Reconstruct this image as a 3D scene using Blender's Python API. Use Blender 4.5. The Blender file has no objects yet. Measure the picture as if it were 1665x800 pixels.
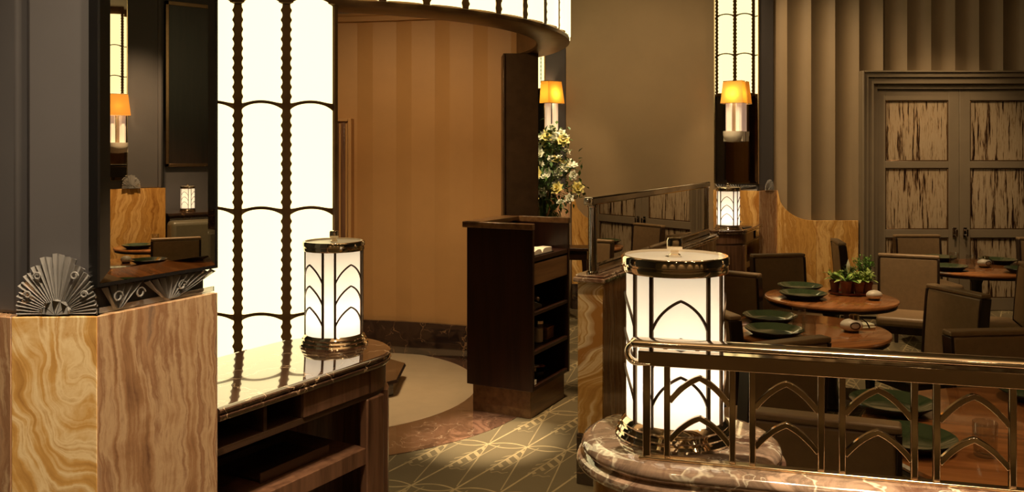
import bpy, bmesh, math, random
from math import sin, cos, pi, radians, sqrt, atan2, asin
from mathutils import Vector, Matrix

SC = bpy.context.scene
COL = SC.collection
random.seed(7)

# ------------------------------------------------------------------ camera, world, exposure, room and fill lights
cam_d = bpy.data.cameras.new('camera'); cam = bpy.data.objects.new('camera', cam_d); COL.objects.link(cam)
cam.location = (0, 0, 1.75); cam.rotation_euler = (radians(90), 0, 0)
cam_d.sensor_width = 36; cam_d.lens = 1400 / 1665 * 36; cam_d.shift_y = -155 / 1665; cam_d.clip_start = 0.02
SC.camera = cam
SC.view_settings.view_transform = 'Standard'; SC.view_settings.look = 'None'
SC.view_settings.exposure = 0.0; SC.view_settings.gamma = 1.0; SC.view_settings.use_curve_mapping = False
SC.cycles.max_bounces = 10; SC.cycles.glossy_bounces = 5; SC.cycles.transmission_bounces = 8
SC.cycles.diffuse_bounces = 4; SC.cycles.caustics_reflective = False; SC.cycles.caustics_refractive = False
SC.cycles.sample_clamp_indirect = 4.0
world = bpy.data.worlds.new('world'); SC.world = world; world.use_nodes = True
world.node_tree.nodes['Background'].inputs[0].default_value = (1.0, 0.78, 0.55, 1)
world.node_tree.nodes['Background'].inputs[1].default_value = 0.012

WARM = (1.0, 0.68, 0.36); SOFT = (1.0, 0.77, 0.50)
def spot(loc, target, power, angle=50, blend=0.6, col=WARM, size=0.05):
    d = bpy.data.lights.new('downlight_or_fill', 'SPOT'); d.energy = power; d.color = col
    d.spot_size = radians(angle); d.spot_blend = blend; d.shadow_soft_size = size
    o = bpy.data.objects.new('downlight_or_fill', d); COL.objects.link(o); o.location = loc
    o.rotation_euler = (Vector(target) - Vector(loc)).to_track_quat('-Z', 'Y').to_euler()
    return o
CZ = 4.36
# dining tables, one recessed downlight each
spot((1.75, 4.75, CZ), (1.66, 4.86, .75), 230, 26)
spot((2.3, 5.8, CZ), (2.25, 5.95, .75), 420, 26)
spot((3.9, 7.3, CZ), (3.9, 7.4, .75), 220, 32)
spot((2.2, 3.1, CZ), (1.9, 3.0, .75), 150, 32)
spot((3.0, 6.2, CZ), (3.15, 7.1, .6), 460, 24)
spot((5.6, 4.2, CZ), (6.4, 4.4, .7), 800, 62)  # added wide fill, brightens the area that only the near mirror shows
# carpet between the counter and the podium, and beyond it
spot((0.35, 4.35, CZ), (-0.16, 5.24, 0), 2600, 14, 1.0, SOFT)
spot((0.15, 4.0, CZ), (0.1, 4.3, 0), 70, 50, .9)
spot((0.85, 7.4, CZ), (0.75, 7.5, 0), 420, 34)
spot((0.62, 5.6, CZ), (0.30, 5.8, 1.1), 700, 14, .9)
# wall washers
spot((1.9, 8.3, CZ), (4.0, 9.4, 1.5), 330, 60, 1.0)
spot((1.6, 6.6, CZ), (1.6, 9.5, 1.6), 300, 75, 1.0)
spot((3.6, 6.6, CZ), (4.7, 9.4, 1.6), 100, 75, 1.0)
spot((4.4, 7.6, CZ), (4.75, 9.4, 1.35), 330, 42, 1.0)
spot((1.5, 8.2, CZ), (2.5, 9.3, 1.1), 240, 30, .8)
spot((0.9, 8.2, CZ), (0.75, 9.5, 1.15), 170, 24, .8)
spot((0.6, 8.0, CZ), (0.32, 8.95, 1.6), 420, 22, .8, SOFT)
# near pier: onyx and counter
spot((-0.75, 1.0, CZ), (-1.1, 2.15, 1.0), 640, 34, .9, SOFT)
spot((-0.1, 1.6, CZ), (-0.9, 2.4, 0.9), 340, 36, .9, SOFT)
spot((0.1, 2.7, CZ), (-0.45, 3.2, 0.4), 150, 36, .9)
spot((0.45, 1.2, CZ), (0.45, 1.8, 1.1), 400, 30, .9, SOFT)
spot((0.85, 1.1, CZ), (0.85, 1.63, 1.1), 800, 14, .8, SOFT)
spot((0.0, 3.6, CZ), (0.4, 4.5, 0.7), 260, 26, .9)
# added lamps: pools on the unseen rear wall for the metal to reflect
for x in (-2.4, -.9, .6, 2.1, 3.6, 5.1): spot((x, -1.9, CZ), (x, -2.5, 2.0), 560, 30, .7)
for x, y in ((-.5, .4), (.6, .7), (1.7, .4), (1.2, -.6), (2.6, 1.2), (0, -1.2), (2.4, -.8)): spot((x, y, 4.39), (x, y, 0), 16, 160, 1.0, WARM, .08)  # added small ceiling lamps for glints in the polished metal
for x, y in ((-.4, 1.2), (1.0, 1.1), (2.3, .9)): spot((x, y, 2.9), (x, y + .3, 4.4), 230, 110, 1.0)  # added unseen upward spots, brighten the ceiling that the railing edges reflect
# inside the round lobby, below its own ceiling
spot((-0.95, 6.0, 2.93), (-0.95, 6.1, 0), 130, 100, .8, (1.0, .76, .46), .08)
spot((-0.7, 5.7, 2.93), (-0.6, 7.3, 1.3), 64, 120, 1.0, (1.0, .66, .32), .08)
spot((-1.3, 5.9, 2.93), (-1.3, 7.5, 1.3), 52, 120, 1.0, (1.0, .66, .32), .08)

# ------------------------------------------------------------------ node helpers
class X:
    """arithmetic on node sockets"""
    nt = None
    def __init__(s, v): s.v = v
    def _m(s, op, *a):
        n = X.nt.nodes.new('ShaderNodeMath'); n.operation = op
        for i, q in enumerate((s,) + a):
            q = q.v if isinstance(q, X) else q
            if isinstance(q, (int, float)): n.inputs[i].default_value = q
            else: X.nt.links.new(q, n.inputs[i])
        return X(n.outputs[0])
    def __add__(s, o): return s._m('ADD', o)
    def __sub__(s, o): return s._m('SUBTRACT', o)
    def __mul__(s, o): return s._m('MULTIPLY', o)
    def __truediv__(s, o): return s._m('DIVIDE', o)
    def abs(s): return s._m('ABSOLUTE')
    def fract(s): return s._m('FRACT')
    def sin(s): return s._m('SINE')
    def lt(s, o): return s._m('LESS_THAN', o)
    def gt(s, o): return s._m('GREATER_THAN', o)
    def min(s, o): return s._m('MINIMUM', o)
    def max(s, o): return s._m('MAXIMUM', o)
    def pow(s, o): return s._m('POWER', o)

def newmat(name):
    m = bpy.data.materials.new(name); m.use_nodes = True
    nt = m.node_tree; b = nt.nodes['Principled BSDF']; X.nt = nt
    return m, nt, b
def setp(b, col=None, rough=None, metal=None, spec=None, trans=None, coat=None, ior=None):
    if col is not None: b.inputs['Base Color'].default_value = (*col, 1)
    if rough is not None: b.inputs['Roughness'].default_value = rough
    if metal is not None: b.inputs['Metallic'].default_value = metal
    if spec is not None: b.inputs['Specular IOR Level'].default_value = spec
    if trans is not None: b.inputs['Transmission Weight'].default_value = trans
    if coat is not None: b.inputs['Coat Weight'].default_value = coat; b.inputs['Coat Roughness'].default_value = .06
    if ior is not None: b.inputs['IOR'].default_value = ior
def coords(nt, kind='Object', scale=(1, 1, 1)):
    t = nt.nodes.new('ShaderNodeTexCoord'); mp = nt.nodes.new('ShaderNodeMapping'); mp.inputs['Scale'].default_value = scale
    nt.links.new(t.outputs[kind], mp.inputs['Vector']); return mp.outputs[0]
def noise(nt, vec, scale=5, detail=3, rough=.5, dist=0):
    n = nt.nodes.new('ShaderNodeTexNoise'); n.inputs['Scale'].default_value = scale; n.inputs['Detail'].default_value = detail
    n.inputs['Roughness'].default_value = rough; n.inputs['Distortion'].default_value = dist
    if vec is not None: nt.links.new(vec, n.inputs['Vector'])
    return n
def ramp(nt, fac, stops):
    r = nt.nodes.new('ShaderNodeValToRGB'); e = r.color_ramp.elements
    while len(e) < len(stops): e.new(0.5)
    for k, (p, c) in zip(e, stops): k.position = p; k.color = (*c, 1)
    nt.links.new(fac, r.inputs[0]); return r.outputs[0]
def mix(nt, fac, a, b):
    n = nt.nodes.new('ShaderNodeMix'); n.data_type = 'RGBA'
    for s, i in ((fac, 0), (a, 6), (b, 7)):
        if isinstance(s, tuple): n.inputs[i].default_value = (*s, 1)
        elif isinstance(s, (int, float)): n.inputs[i].default_value = s
        else: nt.links.new(s, n.inputs[i])
    return n.outputs[2]
def bump(nt, b, h, strength=.2, dist=.01):
    n = nt.nodes.new('ShaderNodeBump'); n.inputs['Strength'].default_value = strength; n.inputs['Distance'].default_value = dist
    nt.links.new(h, n.inputs['Height']); nt.links.new(n.outputs[0], b.inputs['Normal'])

def plain(name, col, rough=.5, metal=0, var=.12, nscale=6, bmp=0, coat=None, stretch=(1, 1, 1), spec=None):
    m, nt, b = newmat(name); setp(b, col, rough, metal, spec, coat=coat)
    n = noise(nt, coords(nt, 'Object', stretch), nscale, 4, .6)
    d = tuple(c * (1 - var) for c in col); l = tuple(min(1, c * (1 + var)) for c in col)
    nt.links.new(ramp(nt, n.outputs[0], [(.3, d), (.7, l)]), b.inputs['Base Color'])
    if bmp: bump(nt, b, n.outputs[0], bmp, .004)
    return m
def onyx(name, ang, freq, swirl, stops, rough=.16):
    m, nt, b = newmat(name); setp(b, rough=rough, coat=.3)
    v = coords(nt); s = nt.nodes.new('ShaderNodeSeparateXYZ'); nt.links.new(v, s.inputs[0])
    oi = nt.nodes.new('ShaderNodeObjectInfo'); rnd = X(oi.outputs['Random'])
    x = X(s.outputs[0]) + rnd * 7.0; z = X(s.outputs[2]); y = X(s.outputs[1])
    c = nt.nodes.new('ShaderNodeCombineXYZ')
    nt.links.new(x.v, c.inputs[0]); nt.links.new(z.v, c.inputs[2])
    n1 = noise(nt, c.outputs[0], 2.2, 3, .5, .3)
    n2 = noise(nt, c.outputs[0], 26, 4, .6)
    w = (x + y) * cos(ang) + z * sin(ang) + (X(n1.outputs[0]) - .5) * swirl + (X(n2.outputs[0]) - .5) * .02
    c2 = nt.nodes.new('ShaderNodeCombineXYZ'); nt.links.new((w * freq).v, c2.inputs[0]); nt.links.new((z * .5).v, c2.inputs[2])
    n3 = noise(nt, c2.outputs[0], 1.0, 3, .5)
    c3 = nt.nodes.new('ShaderNodeCombineXYZ'); nt.links.new((w * freq * 5.0).v, c3.inputs[0]); nt.links.new((z * 2.5).v, c3.inputs[2])
    n5 = noise(nt, c3.outputs[0], 1.0, 4, .6)
    n4 = noise(nt, c.outputs[0], 8, 5, .6, .5)
    f = X(n3.outputs[0]) + (X(n5.outputs[0]) - .5) * .34 + (X(n4.outputs[0]) - .5) * .20
    nt.links.new(ramp(nt, f.v, stops), b.inputs['Base Color'])
    return m
def marble(name, base, dark, vein, scale=4, rough=.08, veinw=.03):
    m, nt, b = newmat(name); setp(b, rough=rough, coat=1.0, ior=1.6)
    b.inputs['Coat IOR'].default_value = 1.7; b.inputs['Coat Roughness'].default_value = .02
    v = coords(nt, 'Object'); n = noise(nt, v, scale * .7, 6, .62, 1.2)
    colr = ramp(nt, n.outputs[0], [(.38, dark), (.48, base), (.55, tuple(c * .6 for c in base)), (.64, tuple(c * 1.6 for c in base))])
    n2 = noise(nt, v, scale * .9, 4, .6)
    mx = nt.nodes.new('ShaderNodeVectorMath'); mx.operation = 'ADD'; nt.links.new(v, mx.inputs[0])
    sc = nt.nodes.new('ShaderNodeVectorMath'); sc.operation = 'SCALE'; sc.inputs['Scale'].default_value = .35
    nt.links.new(n2.outputs['Color'], sc.inputs[0]); nt.links.new(sc.outputs[0], mx.inputs[1])
    vo = nt.nodes.new('ShaderNodeTexVoronoi'); vo.feature = 'DISTANCE_TO_EDGE'; vo.inputs['Scale'].default_value = scale
    nt.links.new(mx.outputs[0], vo.inputs['Vector'])
    n3 = noise(nt, v, scale * 1.3, 3)
    thr = (X(n3.outputs[0]) - .38).max(0.001) * veinw * 5
    k = (X(1.0).v if False else (X(vo.outputs['Distance']) / thr))
    k = k.min(1.0)
    nt.links.new(mix(nt, k.v, vein, colr), b.inputs['Base Color'])
    return m
def wood(name, col, dark, axis=2, rough=.35, scale=1, coat=None):
    st = [14, 14, 14]; st[axis] = 1.0
    m, nt, b = newmat(name); setp(b, rough=rough, coat=coat)
    n = noise(nt, coords(nt, 'Object', tuple(s * scale for s in st)), 1.6, 6, .6, .4)
    nt.links.new(ramp(nt, n.outputs[0], [(.3, dark), (.55, col), (.75, tuple(c * 1.25 for c in col))]), b.inputs['Base Color'])
    return m
def emis(name, col, strength):
    m, nt, b = newmat(name); setp(b, (.8, .78, .7), .25)
    b.inputs['Emission Color'].default_value = (*col, 1); b.inputs['Emission Strength'].default_value = strength
    return m
def glassmat(name, col, rough, ior=1.45):
    m, nt, b = newmat(name); setp(b, col, rough, trans=1.0, ior=ior); return m
def shade(name, col, trans, em, emcol):
    m, nt, b = newmat(name)
    d = nt.nodes.new('ShaderNodeBsdfDiffuse'); d.inputs[0].default_value = (*col, 1)
    t = nt.nodes.new('ShaderNodeBsdfTranslucent'); t.inputs[0].default_value = (*col, 1)
    e = nt.nodes.new('ShaderNodeEmission'); e.inputs[0].default_value = (*emcol, 1); e.inputs[1].default_value = em
    g = nt.nodes.new('ShaderNodeBsdfGlossy'); g.inputs['Roughness'].default_value = .08
    a = nt.nodes.new('ShaderNodeMixShader'); a.inputs[0].default_value = trans
    nt.links.new(d.outputs[0], a.inputs[1]); nt.links.new(t.outputs[0], a.inputs[2])
    gm = nt.nodes.new('ShaderNodeMixShader'); gm.inputs[0].default_value = .04
    nt.links.new(a.outputs[0], gm.inputs[1]); nt.links.new(g.outputs[0], gm.inputs[2])
    s = nt.nodes.new('ShaderNodeAddShader'); nt.links.new(gm.outputs[0], s.inputs[0]); nt.links.new(e.outputs[0], s.inputs[1])
    nt.links.new(s.outputs[0], nt.nodes['Material Output'].inputs[0]); return m

M = {}
HONEY = [(.28, (.30, .13, .03)), (.40, (.62, .36, .11)), (.46, (.84, .66, .38)), (.52, (.55, .30, .085)), (.58, (.90, .76, .50)), (.72, (.45, .22, .06))]
ROSE = [(.26, (.18, .09, .05)), (.36, (.40, .22, .11)), (.43, (.60, .41, .24)), (.48, (.34, .18, .095)), (.54, (.50, .30, .165)), (.60, (.25, .16, .11)), (.66, (.62, .43, .26)), (.74, (.36, .19, .09))]
M['onyx_honey'] = onyx('onyx_honey', .55, 6.5, .75, HONEY)
M['onyx_rose'] = onyx('onyx_rose', .05, 9, .16, ROSE)
M['onyx_gold'] = onyx('onyx_gold', .1, 9, .30, [(.28, (.28, .12, .025)), (.42, (.56, .31, .085)), (.5, (.40, .20, .05)), (.58, (.68, .43, .16)), (.72, (.34, .15, .035))])
M['marble'] = marble('marble', (.105, .055, .034), (.035, .018, .013), (.72, .52, .34), 5, .07)
M['marble_light'] = marble('marble_light', (.44, .30, .21), (.17, .085, .055), (.88, .78, .60), 7, .08, .055)
M['marble_floor'] = marble('marble_floor', (.155, .082, .052), (.045, .024, .017), (.34, .23, .15), 5.0, .10, .022)
M['marble_dark'] = marble('marble_dark', (.055, .032, .022), (.02, .012, .01), (.24, .14, .07), 5.0, .12, .03)
M['cream'] = plain('cream_stone', (.66, .52, .34), .22, var=.06, nscale=3)
M['bronze'] = plain('bronze', (.085, .050, .026), .36, .5, .2, 9)
M['ring_bronze'] = plain('ring_bronze', (.20, .115, .050), .36, .3, .2, 9)
M['bar_bronze'] = plain('bar_bronze', (.26, .145, .060), .45, .15, .15, 9)
M['bronze_light'] = plain('bronze_light', (.20, .12, .06), .22, .8, .15, 8)
M['nickel'] = plain('polished_nickel', (.86, .76, .62), .07, 1.0, .05, 6)
M['dark_nickel'] = plain('dark_nickel', (.62, .49, .34), .09, 1.0, .08, 6)
M['chrome'] = plain('chrome', (.62, .56, .50), .06, 1.0, .04, 6)
M['mirror'] = plain('mirror_silver', (.84, .80, .74), .006, 1.0, .01, 2)
M['black'] = plain('black_lacquer', (.012, .011, .011), .25, 0, .1)
M['grey_wall'] = plain('grey_paint', (.078, .073, .076), .62, 0, .06, 3, .04)
M['taupe_wall'] = plain('taupe_paint', (.20, .145, .083), .6, 0, .06, 2.5, .04)
M['plain_wall'] = plain('suede_wall', (.25, .175, .092), .65, 0, .08, 1.6, .05)
M['tan_wall'] = plain('tan_silk', (.45, .25, .095), .5, 0, .05, 3)
M['ceiling'] = plain('ceiling_paint', (.26, .21, .15), .8, 0, .04)
M['door_paint'] = plain('door_paint', (.17, .135, .092), .38, 0, .06, 5)
M['leather'] = plain('taupe_leather', (.245, .160, .084), .42, 0, .1, 30, .12)
M['booth'] = plain('olive_leather', (.11, .095, .06), .38, 0, .1, 30, .1)
M['ebony'] = wood('dark_stained_oak', (.022, .011, .007), (.008, .004, .003), 2, .33)
M['podium_wood'] = wood('podium_walnut', (.026, .009, .0045), (.010, .004, .0025), 2, .3)
M['podium_light'] = wood('podium_trim', (.185, .098, .040), (.10, .045, .018), 0, .28)
M['counter_wood'] = wood('counter_walnut', (.17, .085, .048), (.07, .032, .018), 2, .3, 1.6)
M['shelf_wood'] = wood('shelf_walnut', (.075, .040, .022), (.03, .015, .009), 0, .35)
M['table_wood'] = wood('mahogany', (.37, .145, .046), (.17, .058, .018), 0, .16, .55, .5)
M['glaze'] = plain('green_glaze', (.036, .056, .025), .08, 0, .3, 12, coat=.6)
M['plate_under'] = plain('dark_glaze', (.012, .014, .012), .2, 0, .1)
m, nt, b = newmat('clear_glass')
tr_ = nt.nodes.new('ShaderNodeBsdfTransparent'); tr_.inputs[0].default_value = (.90, .90, .88, 1)
gl_ = nt.nodes.new('ShaderNodeBsdfGlossy'); gl_.inputs['Roughness'].default_value = .02
fr_ = nt.nodes.new('ShaderNodeLayerWeight'); fr_.inputs[0].default_value = .5
mx_ = nt.nodes.new('ShaderNodeMixShader'); nt.links.new((X(fr_.outputs['Facing']).pow(2.5) * .60 + .05).v, mx_.inputs[0]); nt.links.new(tr_.outputs[0], mx_.inputs[1]); nt.links.new(gl_.outputs[0], mx_.inputs[2])
nt.links.new(mx_.outputs[0], nt.nodes['Material Output'].inputs[0]); M['glass'] = m
m, nt, b = newmat('pressed_glass'); setp(b, (.84, .82, .80), .07, trans=.68, ior=1.5, coat=1.0); M['crystal'] = m
M['terracotta'] = plain('terracotta', (.22, .075, .035), .7, 0, .15, 14)
M['tray'] = plain('red_lacquer', (.12, .022, .014), .16, 0, .1)
M['pebble'] = plain('cream_ceramic', (.68, .62, .52), .35, 0, .06, 8)
M['leaf'] = plain('leaf_green', (.15, .33, .05), .45, 0, .35, 18)
M['leaf_pale'] = plain('leaf_pale', (.42, .55, .15), .5, 0, .3, 20)
M['leaf_dark'] = plain('leaf_dark', (.07, .14, .03), .5, 0, .3, 20)
M['petal'] = plain('white_petal', (.80, .80, .62), .55, 0, .08, 20)
M['petal_yellow'] = plain('yellow_petal', (.72, .62, .20), .55, 0, .15, 20)
M['paper'] = plain('paper', (.74, .66, .54), .6, 0, .04, 10)
M['panel_light'] = emis('lit_panel', (1.0, .83, .41), 2.1)
M['lamp_glass'] = shade('opal_glass', (.92, .88, .80), .5, .26, (1.0, .80, .58))
M['lamp_bar'] = plain('bronze_bar', (.10, .065, .038), .3, .6, .05)
M['amber_shade'] = shade('amber_shade', (.62, .27, .03), .5, .08, (1.0, .5, .08))
M['rod'] = emis('ribbed_glass', (1.0, .60, .40), .38)
M['white_disc'] = plain('opal_disc', (.7, .66, .58), .3)
M['bright_metal'] = plain('brass_edge', (.8, .62, .38), .18, 1.0, .05)

# antique mirrored glass of the doors: brown drips over a dull gold silvering
m, nt, b = newmat('antique_glass'); setp(b, rough=.2, metal=.45)
n = noise(nt, coords(nt, 'Object', (42, 42, 2.6)), 1.0, 4, .55, .15)
n2 = noise(nt, coords(nt, 'Object', (90, 90, 7)), 1.0, 3, .6)
n3 = noise(nt, coords(nt, 'Object', (5, 5, 1.2)), 1.0, 2, .5)
f = X(n.outputs[0]) * .68 + X(n2.outputs[0]) * .32 + (X(n3.outputs[0]) - .5) * .18
c = ramp(nt, f.v, [(.40, (.03, .014, .008)), (.445, (.20, .12, .06)), (.475, (.52, .40, .26)), (.58, (.58, .46, .31)), (.63, (.30, .19, .09)), (.66, (.60, .48, .32))])
nt.links.new(c, b.inputs['Base Color'])
bump(nt, b, n2.outputs[0], .2, .003); M['antique'] = m

# carpet: rows of petal outlines, feathered diagonals, thin stems on an olive ground
m, nt, b = newmat('carpet'); setp(b, rough=.95, spec=.1)
v = coords(nt, 'Object'); s = nt.nodes.new('ShaderNodeSeparateXYZ'); nt.links.new(v, s.inputs[0])
wn = noise(nt, v, 9, 2)
ca, sa = cos(radians(-13.2)), sin(radians(-13.2))
gx = X(s.outputs[0]) + .141; gy = X(s.outputs[1]) - 5.136
U = (gx * ca + gy * sa) / .236; V = (gy * ca - gx * sa) / .705
U = U + V * .02
fu = U.fract(); fv = V.fract(); vv = (V + .5).fract() - .5
vv = vv.abs()
def band(e, w): return e.abs().lt(w)
pu = (fu - .5).abs() * 2.0
petal = band(vv - (X(pu.pow(2.0).v) * -1.0 + 1.0) * .060, .0095) * vv.lt(.09)
stem = band((U + .5).fract() - .5, .016) * fv.gt(.06)
d = (U - V + .5).fract() - .5
d1 = band(d, .026)
d2 = band(d - .30, .014) * fv.gt(.45)
tap = (fv - .66).abs() * -1.0 + .34
st1 = (V * 9.0 + d * 3.0).fract().lt(.40) * d.gt(.03) * d.lt(tap * .95)
st2 = (V * 9.0 - d * 4.0).fract().lt(.34) * d.lt(-.04) * (d * -1.0).lt(tap * .55)
curl = band((U * 26.0).sin() * .012 + (fv - .40), .006) * d.gt(.12)
pat = petal.max(stem * .75).max(d1).max(d2 * .8).max(st1 * .85).max(st2 * .6).max(curl * .6)
pat = pat * ((X(wn.outputs[0]) * 1.2 + .2).min(1.0))
fz = noise(nt, v, 260, 2); gn = noise(nt, v, 3.5, 3)
ground = mix(nt, gn.outputs[0], (.112, .086, .048), (.172, .135, .080))
ground = mix(nt, .5, ground, mix(nt, fz.outputs[0], (.075, .062, .034), (.19, .16, .095)))
nt.links.new(mix(nt, (pat * .8).v, ground, (.44, .35, .19)), b.inputs['Base Color'])
bump(nt, b, fz.outputs[0], .4, .004); M['carpet'] = m

# ------------------------------------------------------------------ mesh helpers
class MB:
    def __init__(s): s.v = []; s.f = []
    def add(s, vs, fs):
        o = len(s.v); s.v += [tuple(p) for p in vs]; s.f += [tuple(i + o for i in f) for f in fs]; return s
    def box(s, x0, x1, y0, y1, z0, z1):
        return s.add([(x0, y0, z0), (x1, y0, z0), (x1, y1, z0), (x0, y1, z0), (x0, y0, z1), (x1, y0, z1), (x1, y1, z1), (x0, y1, z1)],
                     [(3, 2, 1, 0), (4, 5, 6, 7), (0, 1, 5, 4), (1, 2, 6, 5), (2, 3, 7, 6), (3, 0, 4, 7)])
    def taper(s, x, y, w0, w1, z0, z1, dx=0, dy=0):
        a, c = w0 / 2, w1 / 2
        return s.add([(x + dx - a, y + dy - a, z0), (x + dx + a, y + dy - a, z0), (x + dx + a, y + dy + a, z0), (x + dx - a, y + dy + a, z0),
                      (x - c, y - c, z1), (x + c, y - c, z1), (x + c, y + c, z1), (x - c, y + c, z1)],
                     [(3, 2, 1, 0), (4, 5, 6, 7), (0, 1, 5, 4), (1, 2, 6, 5), (2, 3, 7, 6), (3, 0, 4, 7)])
    def rings(s, rings, cap=True, loop=True):
        n = len(rings[0]); vs = [p for r in rings for p in r]; fs = []
        for k in range(len(rings) - 1):
            for i in range(n if loop else n - 1):
                j = (i + 1) % n; fs.append((k * n + i, k * n + j, (k + 1) * n + j, (k + 1) * n + i))
        if cap: fs += [tuple(range(n - 1, -1, -1)), tuple((len(rings) - 1) * n + i for i in range(n))]
        return s.add(vs, fs)
    def prism(s, poly, z0, z1): return s.rings([[(x, y, z0) for x, y in poly], [(x, y, z1) for x, y in poly]])
    def prism_y(s, poly, y0, y1): return s.rings([[(x, y1, z) for x, z in poly], [(x, y0, z) for x, z in poly]])
    def lathe(s, prof, n=24, cx=0, cy=0, a0=0, a1=2 * pi):
        full = abs(a1 - a0 - 2 * pi) < 1e-6; k = n if full else n + 1
        rs = [[(cx + r * cos(a0 + (a1 - a0) * i / n), cy + r * sin(a0 + (a1 - a0) * i / n), z) for i in range(k)] for r, z in prof]
        return s.rings(rs, cap=False, loop=full)
    def solid_arc(s, r0, r1, z0, z1, a0, a1, n=24, cx=0, cy=0):
        sec = [(r0, z0), (r1, z0), (r1, z1), (r0, z1)]
        rs = []
        for i in range(n + 1):
            a = a0 + (a1 - a0) * i / n; rs.append([(cx + r * cos(a), cy + r * sin(a), z) for r, z in sec])
        return s.rings(rs)
    def sweep(s, pts, sec, up=(0, 0, 1), closed=False):
        pts = [Vector(p) for p in pts]; up = Vector(up); rs = []; n = len(pts)
        for i, p in enumerate(pts):
            a = pts[(i - 1) % n] if (closed or i > 0) else p; c = pts[(i + 1) % n] if (closed or i < n - 1) else p
            t = (c - a).normalized(); sd = t.cross(up)
            if sd.length < 1e-5: sd = t.cross(Vector((1, 0, 0)))
            sd.normalize(); u2 = sd.cross(t)
            rs.append([tuple(p + sd * q[0] + u2 * q[1]) for q in sec])
        if closed: rs.append(rs[0])
        return s.rings(rs, cap=not closed)
    def tube(s, pts, r, n=8, up=(0, 0, 1)):
        return s.sweep(pts, [(r * cos(2 * pi * i / n), r * sin(2 * pi * i / n)) for i in range(n)], up)
    def ball(s, c, rx, ry=None, rz=None, n=10, m=6):
        ry = ry or rx; rz = rz or rx
        vs = [(c[0], c[1], c[2] - rz)]; fs = []
        for j in range(1, m):
            a = -pi / 2 + pi * j / m
            for i in range(n): vs.append((c[0] + rx * cos(a) * cos(2 * pi * i / n), c[1] + ry * cos(a) * sin(2 * pi * i / n), c[2] + rz * sin(a)))
        vs.append((c[0], c[1], c[2] + rz)); top = len(vs) - 1
        for i in range(n):
            fs.append((0, 1 + (i + 1) % n, 1 + i)); fs.append((top, top - n + i, top - n + (i + 1) % n))
            for j in range(m - 2):
                p = 1 + j * n; fs.append((p + i, p + (i + 1) % n, p + n + (i + 1) % n, p + n + i))
        return s.add(vs, fs)
    def xf(s, mat): s.v = [tuple(mat @ Vector(p)) for p in s.v]; return s
    def mesh(s, name, smooth=40):
        me = bpy.data.meshes.new(name); me.from_pydata(s.v, [], s.f); me.validate()
        bm = bmesh.new(); bm.from_mesh(me); bmesh.ops.recalc_face_normals(bm, faces=bm.faces[:]); bm.to_mesh(me); bm.free()
        if smooth: me.shade_smooth(); me.set_sharp_from_angle(angle=radians(smooth))
        return me

def obj(name, mb, mat=None, parent=None, bevel=0, smooth=40, loc=None, rotz=0, seg=2, label=None, kind=None):
    me = mb.mesh(name, smooth) if isinstance(mb, MB) else mb
    o = bpy.data.objects.new(name, me); COL.objects.link(o)
    if mat and not me.materials: me.materials.append(M[mat])
    if parent: o.parent = parent
    if loc: o.location = loc
    if rotz: o.rotation_euler = (0, 0, rotz)
    if bevel:
        bv = o.modifiers.new('bevel', 'BEVEL'); bv.width = bevel; bv.segments = seg; bv.limit_method = 'ANGLE'; bv.angle_limit = radians(35)
    if label: o['label'] = label
    if kind: o['kind'] = kind
    return o
def tag(o, label, cat, group=None):
    o['label'] = label; o['category'] = cat
    if group: o['group'] = group
    return o
def thing(name, label, cat, loc=(0, 0, 0), rotz=0, group=None):
    o = bpy.data.objects.new(name, None); COL.objects.link(o); o.location = loc; o.rotation_euler = (0, 0, rotz)
    o.empty_display_size = .05
    return tag(o, label, cat, group)
def struct(name, mb=None, mat=None, loc=None, rotz=0, bevel=0, smooth=40):
    if mb is None:
        o = bpy.data.objects.new(name, None); COL.objects.link(o)
        if loc: o.location = loc
        o.rotation_euler = (0, 0, rotz)
    else: o = obj(name, mb, mat, None, bevel, smooth, loc, rotz)
    o['kind'] = 'structure'; return o
def dup(root, loc=None, rotz=None, label=None, group=None, scale=None):
    def cp(o, par):
        c = o.copy(); COL.objects.link(c)
        if par: c.parent = par
        for ch in o.children: cp(ch, c)
        return c
    r = cp(root, None)
    if loc: r.location = loc
    if rotz is not None: r.rotation_euler = (0, 0, rotz)
    if label: r['label'] = label
    if group: r['group'] = group
    if scale: r.scale = (scale,) * 3
    return r
def face_frame(P, Q):
    """origin, angle and length of a wall face seen with P on its left"""
    return (P[0], P[1], 0), atan2(Q[1] - P[1], Q[0] - P[0]), sqrt((Q[0] - P[0]) ** 2 + (Q[1] - P[1]) ** 2)

# ------------------------------------------------------------------ floor, ceiling, outer walls
floor = struct('floor', MB().box(-5, 8, -2.5, 10.2, -.1, 0), 'carpet')
DC = (-1.40, 6.40)
obj('marble_border', MB().lathe([(0, -.02), (0, .004), (1.62, .004), (1.62, -.02)], 72), 'marble_floor', floor, loc=(DC[0], DC[1], 0))
obj('cream_disc', MB().lathe([(0, .002), (0, .0075), (1.135, .0075), (1.14, .004)], 72), 'cream', floor, loc=(DC[0], DC[1], 0))
struct('ceiling', MB().box(-5, 8, -2.5, 10.2, 4.4, 4.5), 'ceiling')
struct('wall_left', MB().box(-5.1, -5, -2.5, 10.2, 0, 4.4), 'grey_wall')
struct('wall_back', MB().box(-5, 8, -2.6, -2.5, 0, 4.4), 'taupe_wall')
struct('wall_right', MB().box(7.6, 7.7, -2.5, 10.2, 0, 4.4), 'grey_wall')

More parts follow.
